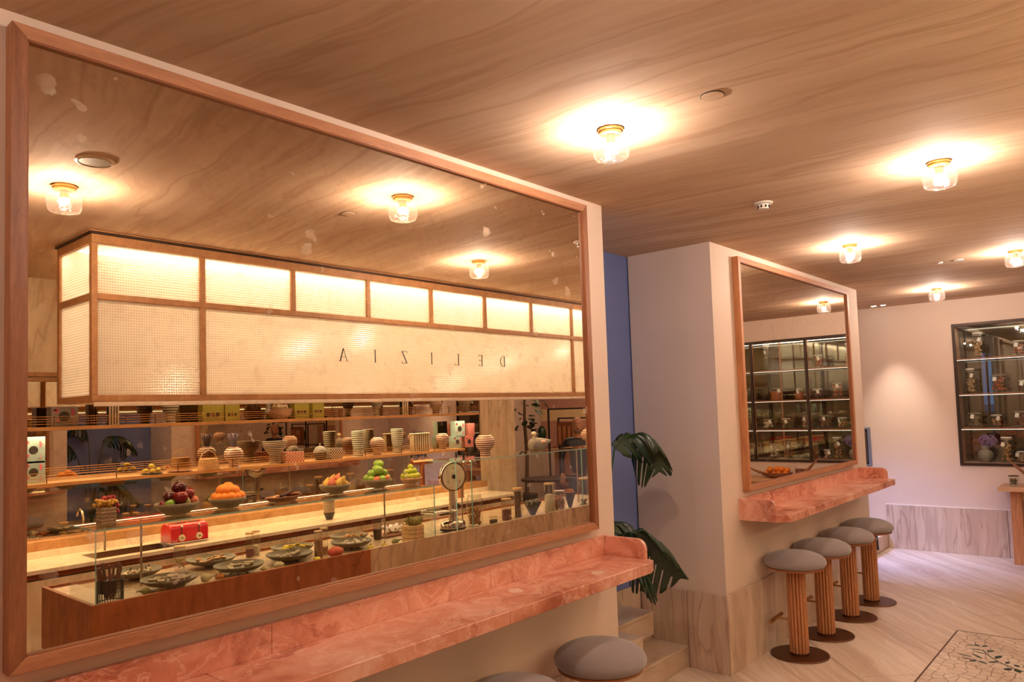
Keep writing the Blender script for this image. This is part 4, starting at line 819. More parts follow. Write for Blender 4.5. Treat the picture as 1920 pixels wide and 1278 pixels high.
def wirebasket(label, it):
    x, y, z, wd, h = it; t = thing('wire_basket', label, 'basket', (x, y, z)); r = wd/2
    for zz in (.002, h): obj('wire_ring', B().tube([(r*math.cos(a*.3142)*(1 if zz > .01 else .8), r*.8*math.sin(a*.3142), zz) for a in range(21)], .002, 5), 'black', t)
    for k in range(24): a = k*math.pi/12; obj('wire_rod', B().tube([(r*.8*math.cos(a), r*.64*math.sin(a), .002), (r*math.cos(a), r*.8*math.sin(a), h*.4), (r*math.cos(a), r*.8*math.sin(a), h)], .0014, 4), 'black', t)
wirebasket('black wire basket in the middle of the upper shelf', (3.946, -1.45, 1.612, 0.139, 0.106))
vase('green striped vase in the upper shelf, right of the wire basket', (4.362, -1.45, 1.612, 0.117, 0.144), 'bowlup', 'sgreen')
barstand('black and cream barred holder on the upper shelf right half', (4.711, -1.45, 1.612, 0.081, 0.15), 3)
vase('brown striped round vase on the upper shelf right half', (5.108, -1.45, 1.612, 0.131, 0.146), 'bulb', 'sbrown')
vase('dark striped wide bowl vase at the right end of the upper shelf', (5.517, -1.45, 1.612, 0.153, 0.142), 'bowlup', 'sdark')
# lower shelf
def plate(label, it, mat_='darkclay'):
    x, y, z, wd, h = it; t = tag(obj('plate', B().lathe([(0, .001), (wd*.3, .001), (wd*.5, .008), (wd*.48, .009), (wd*.3, .004), (0, .004)], 28), mat_, None, (x, y, z), ang=60), label, 'plate'); return t
plate('dark plate with lemons on the lower shelf', (2.328, -1.45, 1.252, 0.158, -0.006)); IT = (2.328, -1.45, 1.252, 0.158, -0.006)
for k, (a, b_, c_) in enumerate(((-.045, 0, .02), (0, .01, .018), (.045, 0, .022), (.0, -.005, .052))): fruit('lemon', 'lemon', 'lemon', 'yellow lemon on the dark plate of the lower shelf', 'lemons on the shelf plate', (IT[0]+a, IT[1]+b_, IT[2]+c_+.004), .72, (0, R_(80), k))
plate('flat brown plate beside the lemons on the lower shelf', (2.528, -1.45, 1.252, 0.177, -0.016), 'wicker')
IT = (2.742, -1.44, 1.252, 0.159, 0.054); t = thing('cane_basket', 'coiled pale cane basket with handle on the lower shelf', 'basket', IT[:3]); r = IT[3]/2
for k in range(6): obj('cane_coil', B().ring([(r*(1-.03*k)-.008, k*.014), (r*(1-.03*k), k*.014+.003), (r*(1-.03*k), k*.014+.011), (r*(1-.03*k)-.008, k*.014+.014)], 28), 'weave' if 0 else 'lid', t)
obj('cane_base', B().cyl(r*.95, .001, .006, 24), 'lid', t); obj('handle', B().tube([(-r*.8, 0, .08), (-r*.6, 0, .12), (0, 0, .145), (r*.6, 0, .12), (r*.8, 0, .08)], .0035, 6), 'lid', t)
def lav(label, it, n=60, h=.10, m_='lav', spread=.045):
    x, y, z, wd, hh = it; b = B(); r_ = random.Random(int(x*991))
    for k in range(n):
        a = r_.uniform(0, 6.28); q = spread*math.sqrt(r_.random()); c_ = h*r_.uniform(.75, 1.1)
        b.tube([(.012*math.cos(a), .012*math.sin(a), -.03), (q*.6*math.cos(a), q*.6*math.sin(a), c_*.5), (q*math.cos(a), q*math.sin(a), c_)], [.0008, .0012, .0028], 4)
    tag(obj('lavender_bunch', b, m_, None, (x, y, z+hh)), label, 'dried flowers', kind='stuff')
IT = (2.951, -1.45, 1.252, 0.147, 0.154); vase('brown striped round vase holding lavender on the lower shelf', IT, 'bulb', 'sbrown'); lav('bunch of dried lavender in the brown striped vase', IT)
vase('charcoal striped wide bowl vase in the middle of the lower shelf', (3.313, -1.46, 1.252, 0.197, 0.181), 'bowlup', 'sdark')
def basketbox(label, it, mat_):
    x, y, z, wd, h = it; t = thing('checked_basket', label, 'basket', (x, y, z)); W = wd/2
    b = B()
    for x0, x1, y0, y1 in ((-W, W, -.006, 0), (-W, W, -.09, -.084), (-W, -W+.006, -.084, -.006), (W-.006, W, -.084, -.006)): b.box(x0, x1, y0, y1, 0, h)
    obj('basket_wall', b, mat_, t, sm=False); obj('basket_base', B().box(-W+.006, W-.006, -.084, -.006, 0, .004), mat_, t, sm=False); return t
basketbox('red and white checked basket on the lower shelf', (3.475, -1.42, 1.252, 0.174, 0.084), 'redcheck')
basketbox('black and white checked basket on the lower shelf', (3.888, -1.42, 1.252, 0.128, 0.091), 'bwcheck')
IT = (3.746, -1.46, 1.252, 0.117, 0.062); t = thing('lidded_pot', 'dark pot with domed lid and knob between the checked baskets', 'pot', IT[:3]); r = IT[3]/2; h = IT[4]
obj('pot_body', B().lathe([(0, 0), (r*.6, 0), (r*.9, h*.5), (r, h), (0, h)], 20), 'darkclay', t); ld = obj('lid', B().lathe([(0, h), (r, h), (r*.95, h*1.3), (r*.6, h*1.8), (0, h*2)], 20), 'greyclay', t, ang=60); obj('knob', B().sph((0, 0, h*2.15), .008, 10, 8), 'greyclay', ld)
for cx, w_, lab in ((671, 26, 'pale green striped tall vase left of the round brown one'), (744, 25, 'pale green striped tall vase left of the barred tray stand')): pass
vase('pale green striped tall vase left of the round brown one', (4.143, -1.45, 1.252, 0.123, 0.228), 'tall', 'sgreen')
vase('brown striped round vase between two tall green striped vases', (4.359, -1.45, 1.252, 0.14, 0.16), 'bulb', 'sbrown')
vase('pale green striped tall vase left of the barred tray stand', (4.596, -1.45, 1.252, 0.119, 0.229), 'tall', 'sgreen')
barstand('barred black and cream stand carrying a flat tray on the lower shelf', (4.895, -1.44, 1.252, 0.225, 0.175), 8, True)
vase('brown striped round vase left of the stacked floral boxes', (5.184, -1.45, 1.252, 0.137, 0.162), 'bulb', 'sbrown')
flowerbox('pale floral box in the top row of the stack by the stone pier', (5.488, -1.5, 1.367, 0.142, 0.162), 'mint', .07)
flowerbox('pink floral box at the right of the top row by the stone pier', (5.662, -1.5, 1.367, 0.089, 0.133), 'pinkbox', .07, False)
flowerbox('pale floral box in the bottom row of the stack by the stone pier', (5.45, -1.5, 1.252, 0.12, 0.123), 'mint', .07)
flowerbox('pink floral box at the right of the bottom row by the stone pier', (5.624, -1.5, 1.252, 0.122, 0.115), 'pinkbox', .07)
# tall case top
def on_case(cx, yt, wpx): return None
vase('large brown striped round vase on the left of the taller glass case', (4.498, -0.22, 1.246, 0.165, 0.181), 'bulb', 'sbrown')
vase('large brown striped round vase at the right end of the taller glass case', (6.013, -0.22, 1.246, 0.196, 0.173), 'bulb', 'sbrown')
IT = (5.219, -0.22, 1.246, 0.246, 0.133); t = thing('ceramic_bird', 'stylised glazed ceramic bird with a round head on the taller glass case', 'ornament', IT[:3]); k = IT[3]
b = B(); n = 15; sec = []
P_ = [(-.56, .25, .12), (-.52, .25, .20), (-.40, .25, .26), (-.18, .25, .265), (.05, .26, .235), (.28, .29, .17), (.50, .34, .08), (.68, .38, .012)]
vs = []; 
for (x, z, r) in P_:
    for q in range(16):
        a = q*math.pi/8; vs.append((x*k, r*.85*k*math.cos(a), max(.0, (z+r*math.sin(a)))*k))
b.add(vs, [(i*16+q, i*16+(q+1) % 16, (i+1)*16+(q+1) % 16, (i+1)*16+q) for i in range(7) for q in range(16)]+[tuple(range(16))[::-1], tuple(7*16+q for q in range(16))])
obj('bird_body', b, 'greyclay', t, ang=80, sub=1); hd = obj('bird_head', B().lathe([(0, 0), (.05*k, .0), (.045*k, .10*k), (0, .14*k)], 12, c=(-.33*k, 0, .46*k)).sph((-.33*k, 0, .64*k), .10*k, 14, 10), 'rice', t, ang=80)
obj('beak', B().lathe([(0, 0), (.03*k, 0), (0, .10*k)], 8), 'darkclay', hd, (-.42*k, 0, .62*k), (0, R_(-100), 0))
obj('glazed_wing', B().sph((-.04*k, 0, .33*k), (.27*k, .252*k, .10*k), 16, 10), 'terracotta', t, ang=80)
# chrome scale
sc_ = thing('counter_scale', 'polished chrome counter scale with big round dial head seen from behind', 'scale', (4.1047, -.22, .6955))
obj('scale_base', B().lathe([(0, .02), (.085, .02), (.10, .028), (.102, .060), (.090, .078), (.045, .086), (0, .086)], 32, sx=1.1, sy=.8), 'chrome', sc_, ang=50)
obj('base_tray', B().lathe([(0, .012), (.10, .012), (.108, .018), (.108, .024), (0, .024)], 32, sx=1.1, sy=.8), 'black', sc_)
for a in (-.075, .06): obj('foot', B().lathe([(0, 0), (.010, 0), (.011, .006), (.004, .009), (.004, .014), (0, .014)], 12, c=(a, .06, 0)), 'black', sc_)
obj('column', B().lathe([(0, .08), (.042, .08), (.036, .14), (.028, .28), (.026, .315), (0, .315)], 24, sy=.8), 'chrome', sc_, ang=50)
obj('column_knob', B().lathe([(0, 0), (.012, 0), (.014, .03), (0, .034)], 14), 'black', sc_, (.035, 0, .19), (0, R_(80), 0))
hp = [(0, -.052), (.06, -.050), (.095, -.036), (.112, -.010), (.114, .018), (.108, .030), (.104, .032)]
hd = obj('dial_housing', B().lathe(hp+[(0, .032)], 40), 'chrome', sc_, (-.005, 0, .425), (R_(-90), 0, R_(12)), ang=50)
obj('back_plate', B().lathe([(0, .0325), (.103, .0325), (.103, .034), (0, .034)], 40), 'cream', hd); obj('centre_boss', B().lathe([(0, .034), (.018, .034), (.018, .040), (0, .040)], 8), 'black', hd)
for a in (R_(90), R_(215), R_(325)): obj('screw', B().cyl(.004, .034, .0365, 8, (.066*math.cos(a), -.066*math.sin(a), 0)), 'black', hd)
obj('housing_rim', B().ring([(.104, .031), (.112, .031), (.112, .037), (.104, .037)], 40), 'bronze', hd)
obj('weighing_pan', B().prism([(-.02, -.11), (-.21, -.13), (-.245, -.10), (-.25, -.02), (-.225, .045), (-.10, .075), (-.01, .05)], .155, .160), 'steel', sc_, bev=.002); 
obj('pan_rim', B().tube([(-.02, -.11, .165), (-.21, -.13, .172), (-.245, -.10, .175), (-.25, -.02, .175), (-.225, .045, .172), (-.10, .075, .166), (-.01, .05, .165)], .007, 8), 'chrome', sc_)
obj('pan_arm', B().box(-.13, 0, -.02, .01, .135, .152), 'black', sc_, bev=.003)
IT = (4.228, -0.3, 0.696, 0.051, 0.074); t = thing('pepper_mill', 'black cylinder mill standing just right of the scale base', 'mill', IT[:3]); obj('mill_body', B().lathe([(0, 0), (.022, 0), (.022, .012), (.017, .016), (.017, IT[4]), (0, IT[4])], 18), 'black', t); obj('mill_base', B().cyl(.024, 0, .006, 18), 'steel', t)
# beer taps on the worktop
t = thing('tap_tower', 'copper T shaped drinks tap tower with black handles on the back worktop', 'tap', (5.352, -1.38, .76))
obj('column', B().lathe([(0, 0), (.034, 0), (.030, .10), (.026, .33), (0, .33)], 20), 'copper', t); obj('cross_bar', B().tube([(-.14, 0, .345), (.14, 0, .345)], .026, 14), 'copper', t, ang=50)
for x in (-.10, 0, .10):
    a = obj('tap_valve', B().tube([(x, .01, .35), (x, .05, .36), (x, .075, .35)], .010, 8).tube([(x, .07, .36), (x, .078, .28)], [.008, .005], 8), 'chrome', t); obj('tap_handle', B().lathe([(0, 0), (.006, 0), (.011, .03), (.012, .07), (.006, .09), (0, .092)], 10, c=(x, .05, .375)), 'black', a)
    obj('round_badge', B().lathe([(0, 0), (.024, 0), (.024, .004), (0, .004)], 20), 'steel', t, (x, .032, .375), (R_(-90), 0, 0))
# jars inside and behind the taller case
def J(name, label, it, fill, **k): x, y, z, wd, h = it; return jar(name, label, (x, y, z), wd/2, h, 'x', fill, **k)
J('biscuit_jar', 'wide necked glass jar of ring biscuits right of the scale', (4.372, -0.24, 0.696, 0.132, 0.265), ('cookie', .55, 'rings'), lid=None, neck=True)
J('storage_jar', 'tiny glass pot with pale wooden lid right of the ring biscuits', (4.549, -0.2, 0.696, 0.069, 0.061), ('choc', .5, 'liquid'))
J('storage_jar', 'glass jar of dark red flakes with yellow wooden lid', (4.738, -0.22, 0.696, 0.085, 0.183), ('spice', .5, 'grain'))
J('storage_jar', 'tall glass jar of brown sticks with yellow wooden lid', (4.864, -0.2, 0.696, 0.086, 0.261), ('twig', .88, 'sticks'))
J('storage_jar', 'tall glass jar half full of cream flakes behind the cone planter', (5.301, -0.2, 0.696, 0.09, 0.261), ('rice', .6, 'grain'))
J('biscuit_jar', 'squat glass jar of small seeded biscuits right of the cream flakes', (5.447, -0.2, 0.696, 0.121, 0.179), ('nuts', .55, 'rings'), lid='steel', neck=True)
J('storage_jar', 'tall empty looking glass jar with wooden lid near the right frame', (5.866, -0.22, 0.696, 0.096, 0.258), ('twig', .2, 'sticks'))
def cone(label, it, clab, m_, grp, kind):
    x, y, z, wd, h = it; t = thing('cone_planter', label, 'planter', (x, y, z)); r = wd/2; n = 6; b = B()
    vs = [(.25*r*math.cos(k*1.0472), .25*r*math.sin(k*1.0472), 0) for k in range(6)]+[(r*math.cos(k*1.0472), r*math.sin(k*1.0472), h) for k in range(6)]+[(r*.92*math.cos(k*1.0472), r*.92*math.sin(k*1.0472), h) for k in range(6)]+[(.2*r*math.cos(k*1.0472), .2*r*math.sin(k*1.0472), h*.2) for k in range(6)]
    fs = [tuple(range(6))[::-1], tuple(range(18, 24))]
    for a in (0, 6, 12): fs += [(a+k, a+(k+1) % 6, a+6+(k+1) % 6, a+6+k) for k in range(6)]
    obj('faceted_cone', b.add(vs, fs), 'darkclay', t, sm=False); obj('rim_band', B().ring([(r*.9, h-.002), (r*.99, h-.004), (r*.99, h+.001), (r*.9, h+.002)], 6), 'darkclay', t)
    src = None
    for k in range(7):
        loc = (x+(k-3)*r*.27, y+(.35 if k % 2 else -.1)*r*.8, z+h+.002)
        if src is None:
            mb = B(); mb.open = 1
            src = obj(kind, mb.lathe([(.013, -.03), (.014, .012), (.0105, .012), (.010, -.03)], 12) if kind == 'rolled_wafer' else B().tube([(.014*math.cos(q*1.1), .014*math.sin(q*1.1), q*.005-.01) for q in range(9)], .0055, 6), m_, None, loc, (.5, .2, 0)); tag(src, clab+', leftmost', 'snack', grp)
        else: c = dup(src, loc, clab+', '+(ORD[k] if k < 6 else 'rightmost')); c.rotation_euler = (.5+.1*k, .15*(k-3), k)
cone('dark faceted cone planter holding grey rolled wafers', (5.083, -0.22, 0.696, 0.167, 0.117), 'grey rolled wafer standing in the dark cone planter', 'greyclay', 'rolled wafers in the cone planter', 'rolled_wafer')
cone('smaller dark faceted cone planter holding orange peel curls', (5.635, -0.22, 0.696, 0.113, 0.139), 'orange peel curl in the smaller cone planter', 'pumpkin', 'orange peel curls in the cone planter', 'peel_curl')
# right end of the low case
IT = (3.542, -0.45, 0.696, 0.078, 0.153); t = thing('syrup_glass', 'glass of dark syrup with two straws beside the white napkins', 'glass', IT[:3]); r = IT[3]/2; bb = B(); bb.open = 1
obj('glass_body', bb.lathe([(0, .002), (r*.75, .002), (r, IT[4])], 18), 'jarglass', t); obj('syrup', B().lathe([(0, .004), (r*.7, .004), (r*.84, IT[4]*.5), (0, IT[4]*.5)], 16), 'choc', t)
for a, m_ in ((-1, 'rose'), (1, 'menublue')): tag(obj('straw', B().tube([(0, 0, 0), (a*.035, 0, .085)], .0026, 6), m_, None, (IT[0]+a*.012, IT[1], IT[2]+.05)), ('pink' if a < 0 else 'blue grey')+' straw leaning in the syrup glass', 'straw')
b = B(); r_ = random.Random(5); n = 9; vs = [((i/(n-1)-.5)*.17, (j/(n-1)-.5)*.11, r_.uniform(.004, .05)) for i in range(n) for j in range(n)]
b.add(vs, [(i*n+j, (i+1)*n+j, (i+1)*n+j+1, i*n+j+1) for i in range(n-1) for j in range(n-1)])
o = tag(obj('napkins', b, 'cloth', None, (3.775, -.55, .6955+.02), ang=80), 'crumpled white napkins on a wooden board behind the glass', 'napkins'); o.modifiers.new('t', 'SOLIDIFY').thickness = .003
t = thing('serving_board', 'brown wooden board under the napkins at the end of the low case', 'board', (3.7329, -.52, .6955)); obj('board_plank', B().box(-.14, .14, -.08, .09, 0, .014), 'darkoak', t, bev=.004); obj('board_handle', B().tube([(.14, 0, .007), (.18, 0, .007)], .008, 8), 'darkoak', t)
x = 4.0068
for k in range(6): tag(obj('stacked_plate', B().lathe([(0, 0), (.04, 0), (.062, .006), (.060, .007), (.04, .003), (0, .003)], 24), 'cloth', None, (x, -.60, .6965+.0085*k)), 'white plate in the stack behind the cane pot, '+['lowest', 'second lowest', 'third lowest', 'third from the top', 'second from the top', 'topmost'][k], 'plate', 'stacked white plates')
IT = (3.637, -0.16, 0.696, 0.161, 0.118); t = thing('cane_pot', 'woven cane pot with dried green flower head left of the scale', 'pot', IT[:3]); r = IT[3]/2; h = IT[4]
for k in range(4): obj('woven_band', B().ring([(r*.90, k*h/4), (r, k*h/4+.002), (r, (k+1)*h/4-.002), (r*.9, (k+1)*h/4)], 24), 'weave' if 0 else 'lid', t)
obj('pot_lining', B().cyl(r*.9, .001, h*.95, 20), 'lid', t)
t2 = thing('dried_artichoke', 'large dried green flower head leaning in the cane pot', 'dried flower', (IT[0]+.01, IT[1], IT[2]+h)); 
for k in range(22):
    a = k*2.4; q = .2+.8*k/22; obj('bract', B().lathe([(0, 0), (.016, .02), (.014, .05), (0, .075)], 7, sy=.35), 'gourd_green' if k % 3 else 'husk', t2, (.012*math.cos(a), .012*math.sin(a), -.005), (0, R_(14+48*q), a))
# toaster and cups on the worktop
t = thing('toaster', 'glossy red four slot toaster with two chrome dials on the back worktop', 'toaster', (2.5005, -1.32, .76)); W = .135
b = B(); pr = []
for i in range(17):
    a = math.pi*i/16; pr.append((-.075*math.cos(a)*(1), 0))
prof = [(-.085, .012), (-.085, .09), (-.078, .118), (-.058, .134), (-.03, .140), (.03, .140), (.058, .134), (.078, .118), (.085, .09), (.085, .012)]
obj('toaster_body', B().prism(prof, -W, W, 'x'), 'red', t, bev=.008, ang=50); obj('chrome_base', B().box(-W-.002, W+.002, -.088, .088, .004, .014), 'chrome', t, bev=.003)
for x in (-.062, .062):
    obj('lever_slot', B().box(x-.003, x+.003, .0845, .0866, .062, .122), 'black', t); lv = obj('lever', B().sph((x, .092, .122), (.009, .008, .007), 10, 8), 'chrome', t)
    dl = obj('dial', B().lathe([(0, 0), (.024, 0), (.022, .010), (.014, .012), (0, .012)], 24), 'cream', t, (x, .085, .044), (R_(-90), 0, 0)); obj('dial_centre', B().lathe([(0, .0121), (.009, .0121), (.008, .016), (0, .016)], 16), 'steel', dl)
    for q in (-.033, .033): obj('button', B().sph((x+q, .086, .04), .004, 8, 6), 'chrome', t)
for x in (-.05, .05): obj('bread_slot', B().box(x-.04, x+.04, -.035, -.015, .139, .1415).box(x-.04, x+.04, .015, .035, .139, .1415), 'black', t)
for cx, lab, dy in ((617, 'front stack of dark glazed cups on the back worktop', 0),):
    IT = (3.716, -1.3, 0.76, 0.119, 0.13); h1 = .022
    for k in range(7):
        q = tag(obj('stacked_cup', B().lathe([(0, 0), (.026, 0), (.044, .048), (.048, .066), (.044, .066), (.030, .01), (0, .008)], 22), 'greyclay' if k else 'darkclay', None, (IT[0], IT[1], .76+.0165*k)), 'dark glazed cup in the stack on the back worktop, '+['lowest', 'second lowest', 'third lowest', 'middle', 'third from the top', 'second from the top', 'topmost'][k], 'cup', 'stacked cups on the worktop')
        obj('cup_rim', B().ring([(.044, .064), (.049, .064), (.049, .0685), (.044, .0685)], 22), 'lid', q)
# ------------------------------------------------------------------ niche with preserved food on the far wall
nb = thing('display_niche', 'dark framed glass fronted niche with lit shelves on the far wall', 'display case', (8.83, NY0, NZ0)); NW = NY1-NY0; NH = NZ1-NZ0
def nbx(nm, x0, x1, y0, y1, z0, z1, m_, par=None, bev=0): return obj(nm, B().box(x0, x1, y0, y1, z0, z1), m_, par or nb, bev=bev, sm=bool(bev))
e = .026
nbx('frame_bar', -.012, .02, 0, NW, 0, e, 'darkframe'); nbx('frame_bar', -.012, .02, 0, NW, NH-e, NH, 'darkframe')
for y in (0, .66, 1.325, NW-e): nbx('frame_post', -.012, .02, y, y+e, e, NH-e, 'darkframe')
for y0, y1 in ((e, .66), (.686, 1.325), (1.351, NW-e)): nbx('glass_pane', .002, .005, y0, y1, e, NH-e, 'glass')
nbx('side_panel', .02, .30, 0, .012, 0, NH, 'seatwood'); nbx('side_panel', .02, .30, NW-.012, NW, 0, NH, 'terracotta'); nbx('floor_board', .02, .30, .012, NW-.012, 0, .028, 'terracotta'); nbx('top_board', .02, .30, .012, NW-.012, NH-.02, NH, 'darkframe')
nbx('rear_mirror', .292, .297, .012, NW-.012, .028, NH-.02, 'backmirror' if 0 else 'nichemirror')
SZ = [(1.288, .384), (1.639, .735), (2.003, 1.099)]
for _, z in SZ:
    s_ = nbx('shelf_board', .03, .29, .012, NW-.012, z-.016, z, 'seatwood', bev=.001); obj('light_strip', B().box(.032, .040, .014, NW-.014, z-.0195, z-.0165), 'ledcool', s_, sm=False)
obj('light_strip', B().box(.032, .040, .014, NW-.014, NH-.0235, NH-.0205), 'ledcool', nb, sm=False)
for y in (.30, .66, 1.0, 1.325, 1.52): 
    if y != 1.52: nbx('divider', .06, .075, y+.003, y+.018, .028, NH-.02, 'seatwood')
light('niche_light', 'AREA', (8.93, .57, 2.33), 3.5, (1, .84, .68), (0, 0, 0), .1*U, 1.9*U)
def NJ(label, y, lev, wd, h, fill, sq=False, neck=True, x=.10, lid='jarglass', tg=1):
    z = [NZ0+.028, 1.288, 1.639, 2.003][lev]; return jar('preserve_jar', label, (8.83+x, y, z), wd/2, h, 'x', fill, lid=lid, neck=neck, tagp=tg, grp=None)
LV_ = ['bottom niche shelf', 'second lowest niche shelf', 'third lowest niche shelf', 'top niche shelf']
rows = [(3, 1.37, .075, .20, 'pastry', 'lumps', .7, 'tall jar of pale dried slices'), (3, 1.02, .085, .115, 'preserve', 'lumps', .7, 'short jar of amber preserve'), (3, .40, .06, .24, 'herbs', 'lumps', .6, 'tall bottle of pale herbs'), (3, -.22, .07, .22, 'rice', 'lumps', .6, 'tall jar of cream slices'),
 (2, 1.455, .07, .20, 'pastry', 'lumps', .6, 'square jar of dried slices'), (2, 1.21, .11, .15, 'preserve', 'lumps', .75, 'round jar of orange preserve'), (2, .99, .095, .09, 'spice', 'lumps', .7, 'low bowl shaped jar of dark fruit'), (2, .78, .08, .10, 'preserve', 'liquid', .7, 'small amber filled jar'), (2, .50, .16, .12, 'preserve', 'liquid', .7, 'wide jar of honeycomb'), (2, .12, .08, .11, 'herbs', 'lumps', .6, 'small jar of dull green herbs'), (2, -.12, .08, .17, 'rice', 'lumps', .8, 'tall jar of pale beans'), (2, -.33, .08, .12, 'spice', 'lumps', .6, 'jar of red peppers'),
 (1, 1.44, .10, .125, 'herbs', 'lumps', .6, 'jar of olives'), (1, 1.25, .085, .10, 'nuts', 'lumps', .6, 'cloth tied jar of nuts'), (1, 1.05, .11, .13, 'wicker', 'lumps', .6, 'jar of dark mushrooms'), (1, .85, .10, .13, 'terracotta', 'lumps', .7, 'jar of pinkish preserve'), (1, .60, .09, .10, 'herbs', 'lumps', .6, 'jar of dried leaves'), (1, .38, .11, .10, 'rice', 'lumps', .5, 'low jar of cream pasta'), (1, .10, .14, .15, 'nuts', 'lumps', .7, 'wide jar of walnuts'), (1, -.08, .10, .11, 'cookie', 'lumps', .6, 'jar of small biscuits'), (1, -.32, .12, .13, 'pastry', 'lumps', .7, 'jar of crisp bread'),
 (0, 1.18, .085, .20, 'cookie', 'lumps', .75, 'tall jar of flat crackers'), (0, 1.06, .07, .09, 'terracotta', 'lumps', .7, 'small tied jar of pink salt'), (0, .62, .10, .17, 'nuts', 'lumps', .85, 'large jar of seeds'), (0, .44, .10, .15, 'rice', 'lumps', .85, 'large jar of pale beans'), (0, .10, .11, .15, 'herbs', 'lumps', .85, 'large jar of bay leaves'), (0, -.12, .16, .20, 'pastry', 'lumps', .8, 'very wide jar of pasta shells'), (0, -.35, .07, .10, 'wicker', 'lumps', .7, 'small jar of cloves')]
for lev, y, wd, h, m_, kind, f, lab in rows: NJ(lab+' on the '+LV_[lev], y, lev, min(wd*1.32, .145), h*1.3, (m_, f, kind), lid=('cloth' if wd < .1 else 'jarglass'))
t = thing('urn_vase', 'grey violet urn vase with dried hydrangea in the niche corner', 'vase', (8.94, 1.37, NZ0+.028)); obj('urn_body', B().lathe([(0, 0), (.032, 0), (.062, .05), (.070, .085), (.058, .115), (.036, .13), (.040, .16), (.045, .17), (.034, .165), (0, .12)], 24), 'greyclay', t, ang=60)
b = B(); r_ = random.Random(3)
for k in range(110):
    u = Vector((r_.gauss(0, 1), r_.gauss(0, 1), r_.gauss(0, 1))).normalized(); b.sph((u.x*.060, u.y*.075-.02, u.z*.055+.055), r_.uniform(.011, .017), 6, 5)
tag(obj('hydrangea_head', b, 'purple', None, (8.94, 1.36, NZ0+.028+.165)), 'dried violet hydrangea head in the grey urn vase of the niche', 'dried flowers', kind='stuff')
t = thing('wicker_bundle', 'bundle of brown wicker rods in a basket at the right edge of the niche', 'basket', (8.95, .90, NZ0+.028)); obj('basket_body', B().lathe([(0, 0), (.04, 0), (.055, .07), (.05, .07), (0, .05)], 16), 'wicker', t)
for k in range(9): a = k*.7; obj('rod', B().tube([(.02*math.cos(a), .02*math.sin(a), .03), (.045*math.cos(a), .05*math.sin(a), .17)], .007, 6), 'wicker', t)
# table under the niche
tb = thing('side_table', 'pale oak console table against the far wall under the niche', 'table', (8.60, .2, 0))
obj('table_top', B().box(-.20, .20, -1.1, 1.01, .700, .742), 'tablewood', tb, bev=.003)
for y in (-1.0, .885): obj('leg', B().prism([(-.085, 0), (.11, 0), (.085, .70), (-.06, .70)], y-.045, y+.045, 'y'), 'oak', tb, bev=.003)
obj('cross_beam', B().box(-.02, .02, -.95, .84, .60, .69), 'tablewood', tb)
t = thing('fruit_platter', 'long wooden platter of clementines reflected in the smaller mirror', 'platter', (8.50, .62, .742))
obj('platter_body', B().lathe([(0, 0), (.07, 0), (.14, .03), (.17, .065), (.155, .065), (.12, .035), (.06, .012), (0, .010)], 30, sx=.6, sy=1.15), 'darkoak', t, ang=60); obj('handle', B().tube([(0, -.19, .06), (.01, -.27, .085), (0, -.33, .12)], [.018, .012, .006], 8), 'darkoak', t)
for k, (a, b_, c_) in enumerate(((-.09, 0, .05), (-.03, .02, .05), (.03, -.02, .05), (.09, 0, .05), (-.055, -.03, .095), (.0, .03, .10), (.055, 0, .098), (.03, .05, .06), (.1, .03, .09))): fruit('clementine', 'orange', 'orange', 'clementine on the long wooden platter'+where(a*9, b_*5, c_*11), 'clementines on the platter', (8.50+b_*.6, .62+a*1.2, .742+c_*1.05), 1.2)
t = thing('driftwood_branch', 'dark curved driftwood branch on the console table', 'branch', (8.50, .95, .742)); obj('branch_wood', B().tube([(0, -.22, .012), (.01, -.12, .02), (0, -.03, .05), (.02, .04, .12), (0, .10, .18), (.01, .17, .25)], [.012, .018, .022, .018, .012, .005], 9), 'darkoak', t); obj('side_twig', B().tube([(0, -.03, .05), (.03, -.09, .10), (.02, -.13, .13)], [.012, .007, .003], 7), 'darkoak', t)
t = thing('wicker_box', 'small brown wicker box beside the driftwood branch', 'box', (8.62, .86, .742)); obj('box_wall', B().box(-.05, .05, -.05, .05, 0, .09), 'wicker', t, bev=.004); obj('box_lid', B().box(-.053, .053, -.053, .053, .09, .10), 'wicker', t)
J('preserve_jar', 'small squat jar with dark lid on the console table end', (8.52, 1.09, .742, .085, .10), ('herbs', .6, 'lumps'), lid='darkframe', neck=False)
# menu board and bag in the recess
t = thing('menu_board', 'blue framed black menu board with a white outlined panel beyond the far mirror', 'sign', (8.815, 2.50, .879), 0)
obj('board_frame', B().box(0, .014, -.072, .20, 0, .424), 'menublue', t, bev=.002); pb = obj('board_panel', B().box(-.003, 0, -.042, .18, .02, .404), 'blackboard', t)
b = B(); b.box(-.005, -.003, -.030, -.026, .045, .375).box(-.005, -.003, -.026, .17, .371, .375).box(-.005, -.003, -.026, .17, .045, .049)
for k in range(9): b.box(-.005, -.003, -.014, .05+.08*((k*5) % 3)/2, .075+.032*k, .085+.032*k+.004*(k % 3))
obj('menu_lines', b, 'steel', t, sm=False)
t = thing('black_bag', 'black slumped bag on the stone step behind the farthest stool', 'bag', (8.36, 2.42, .165)); obj('bag_body', B().lathe([(0, 0), (.12, 0), (.14, .03), (.12, .10), (.07, .15), (0, .16)], 14, sy=.6, rib=(5, .12)), 'black', t, ang=80, sub=1); obj('strap', B().tube([(-.08, 0, .12), (-.03, .02, .20), (.05, 0, .13)], .007, 6), 'black', t); obj('hanging_strap', B().tube([(.02, -.07, .08), (.03, -.11, .02), (.02, -.12, -.12)], .012, 6), 'black', t)
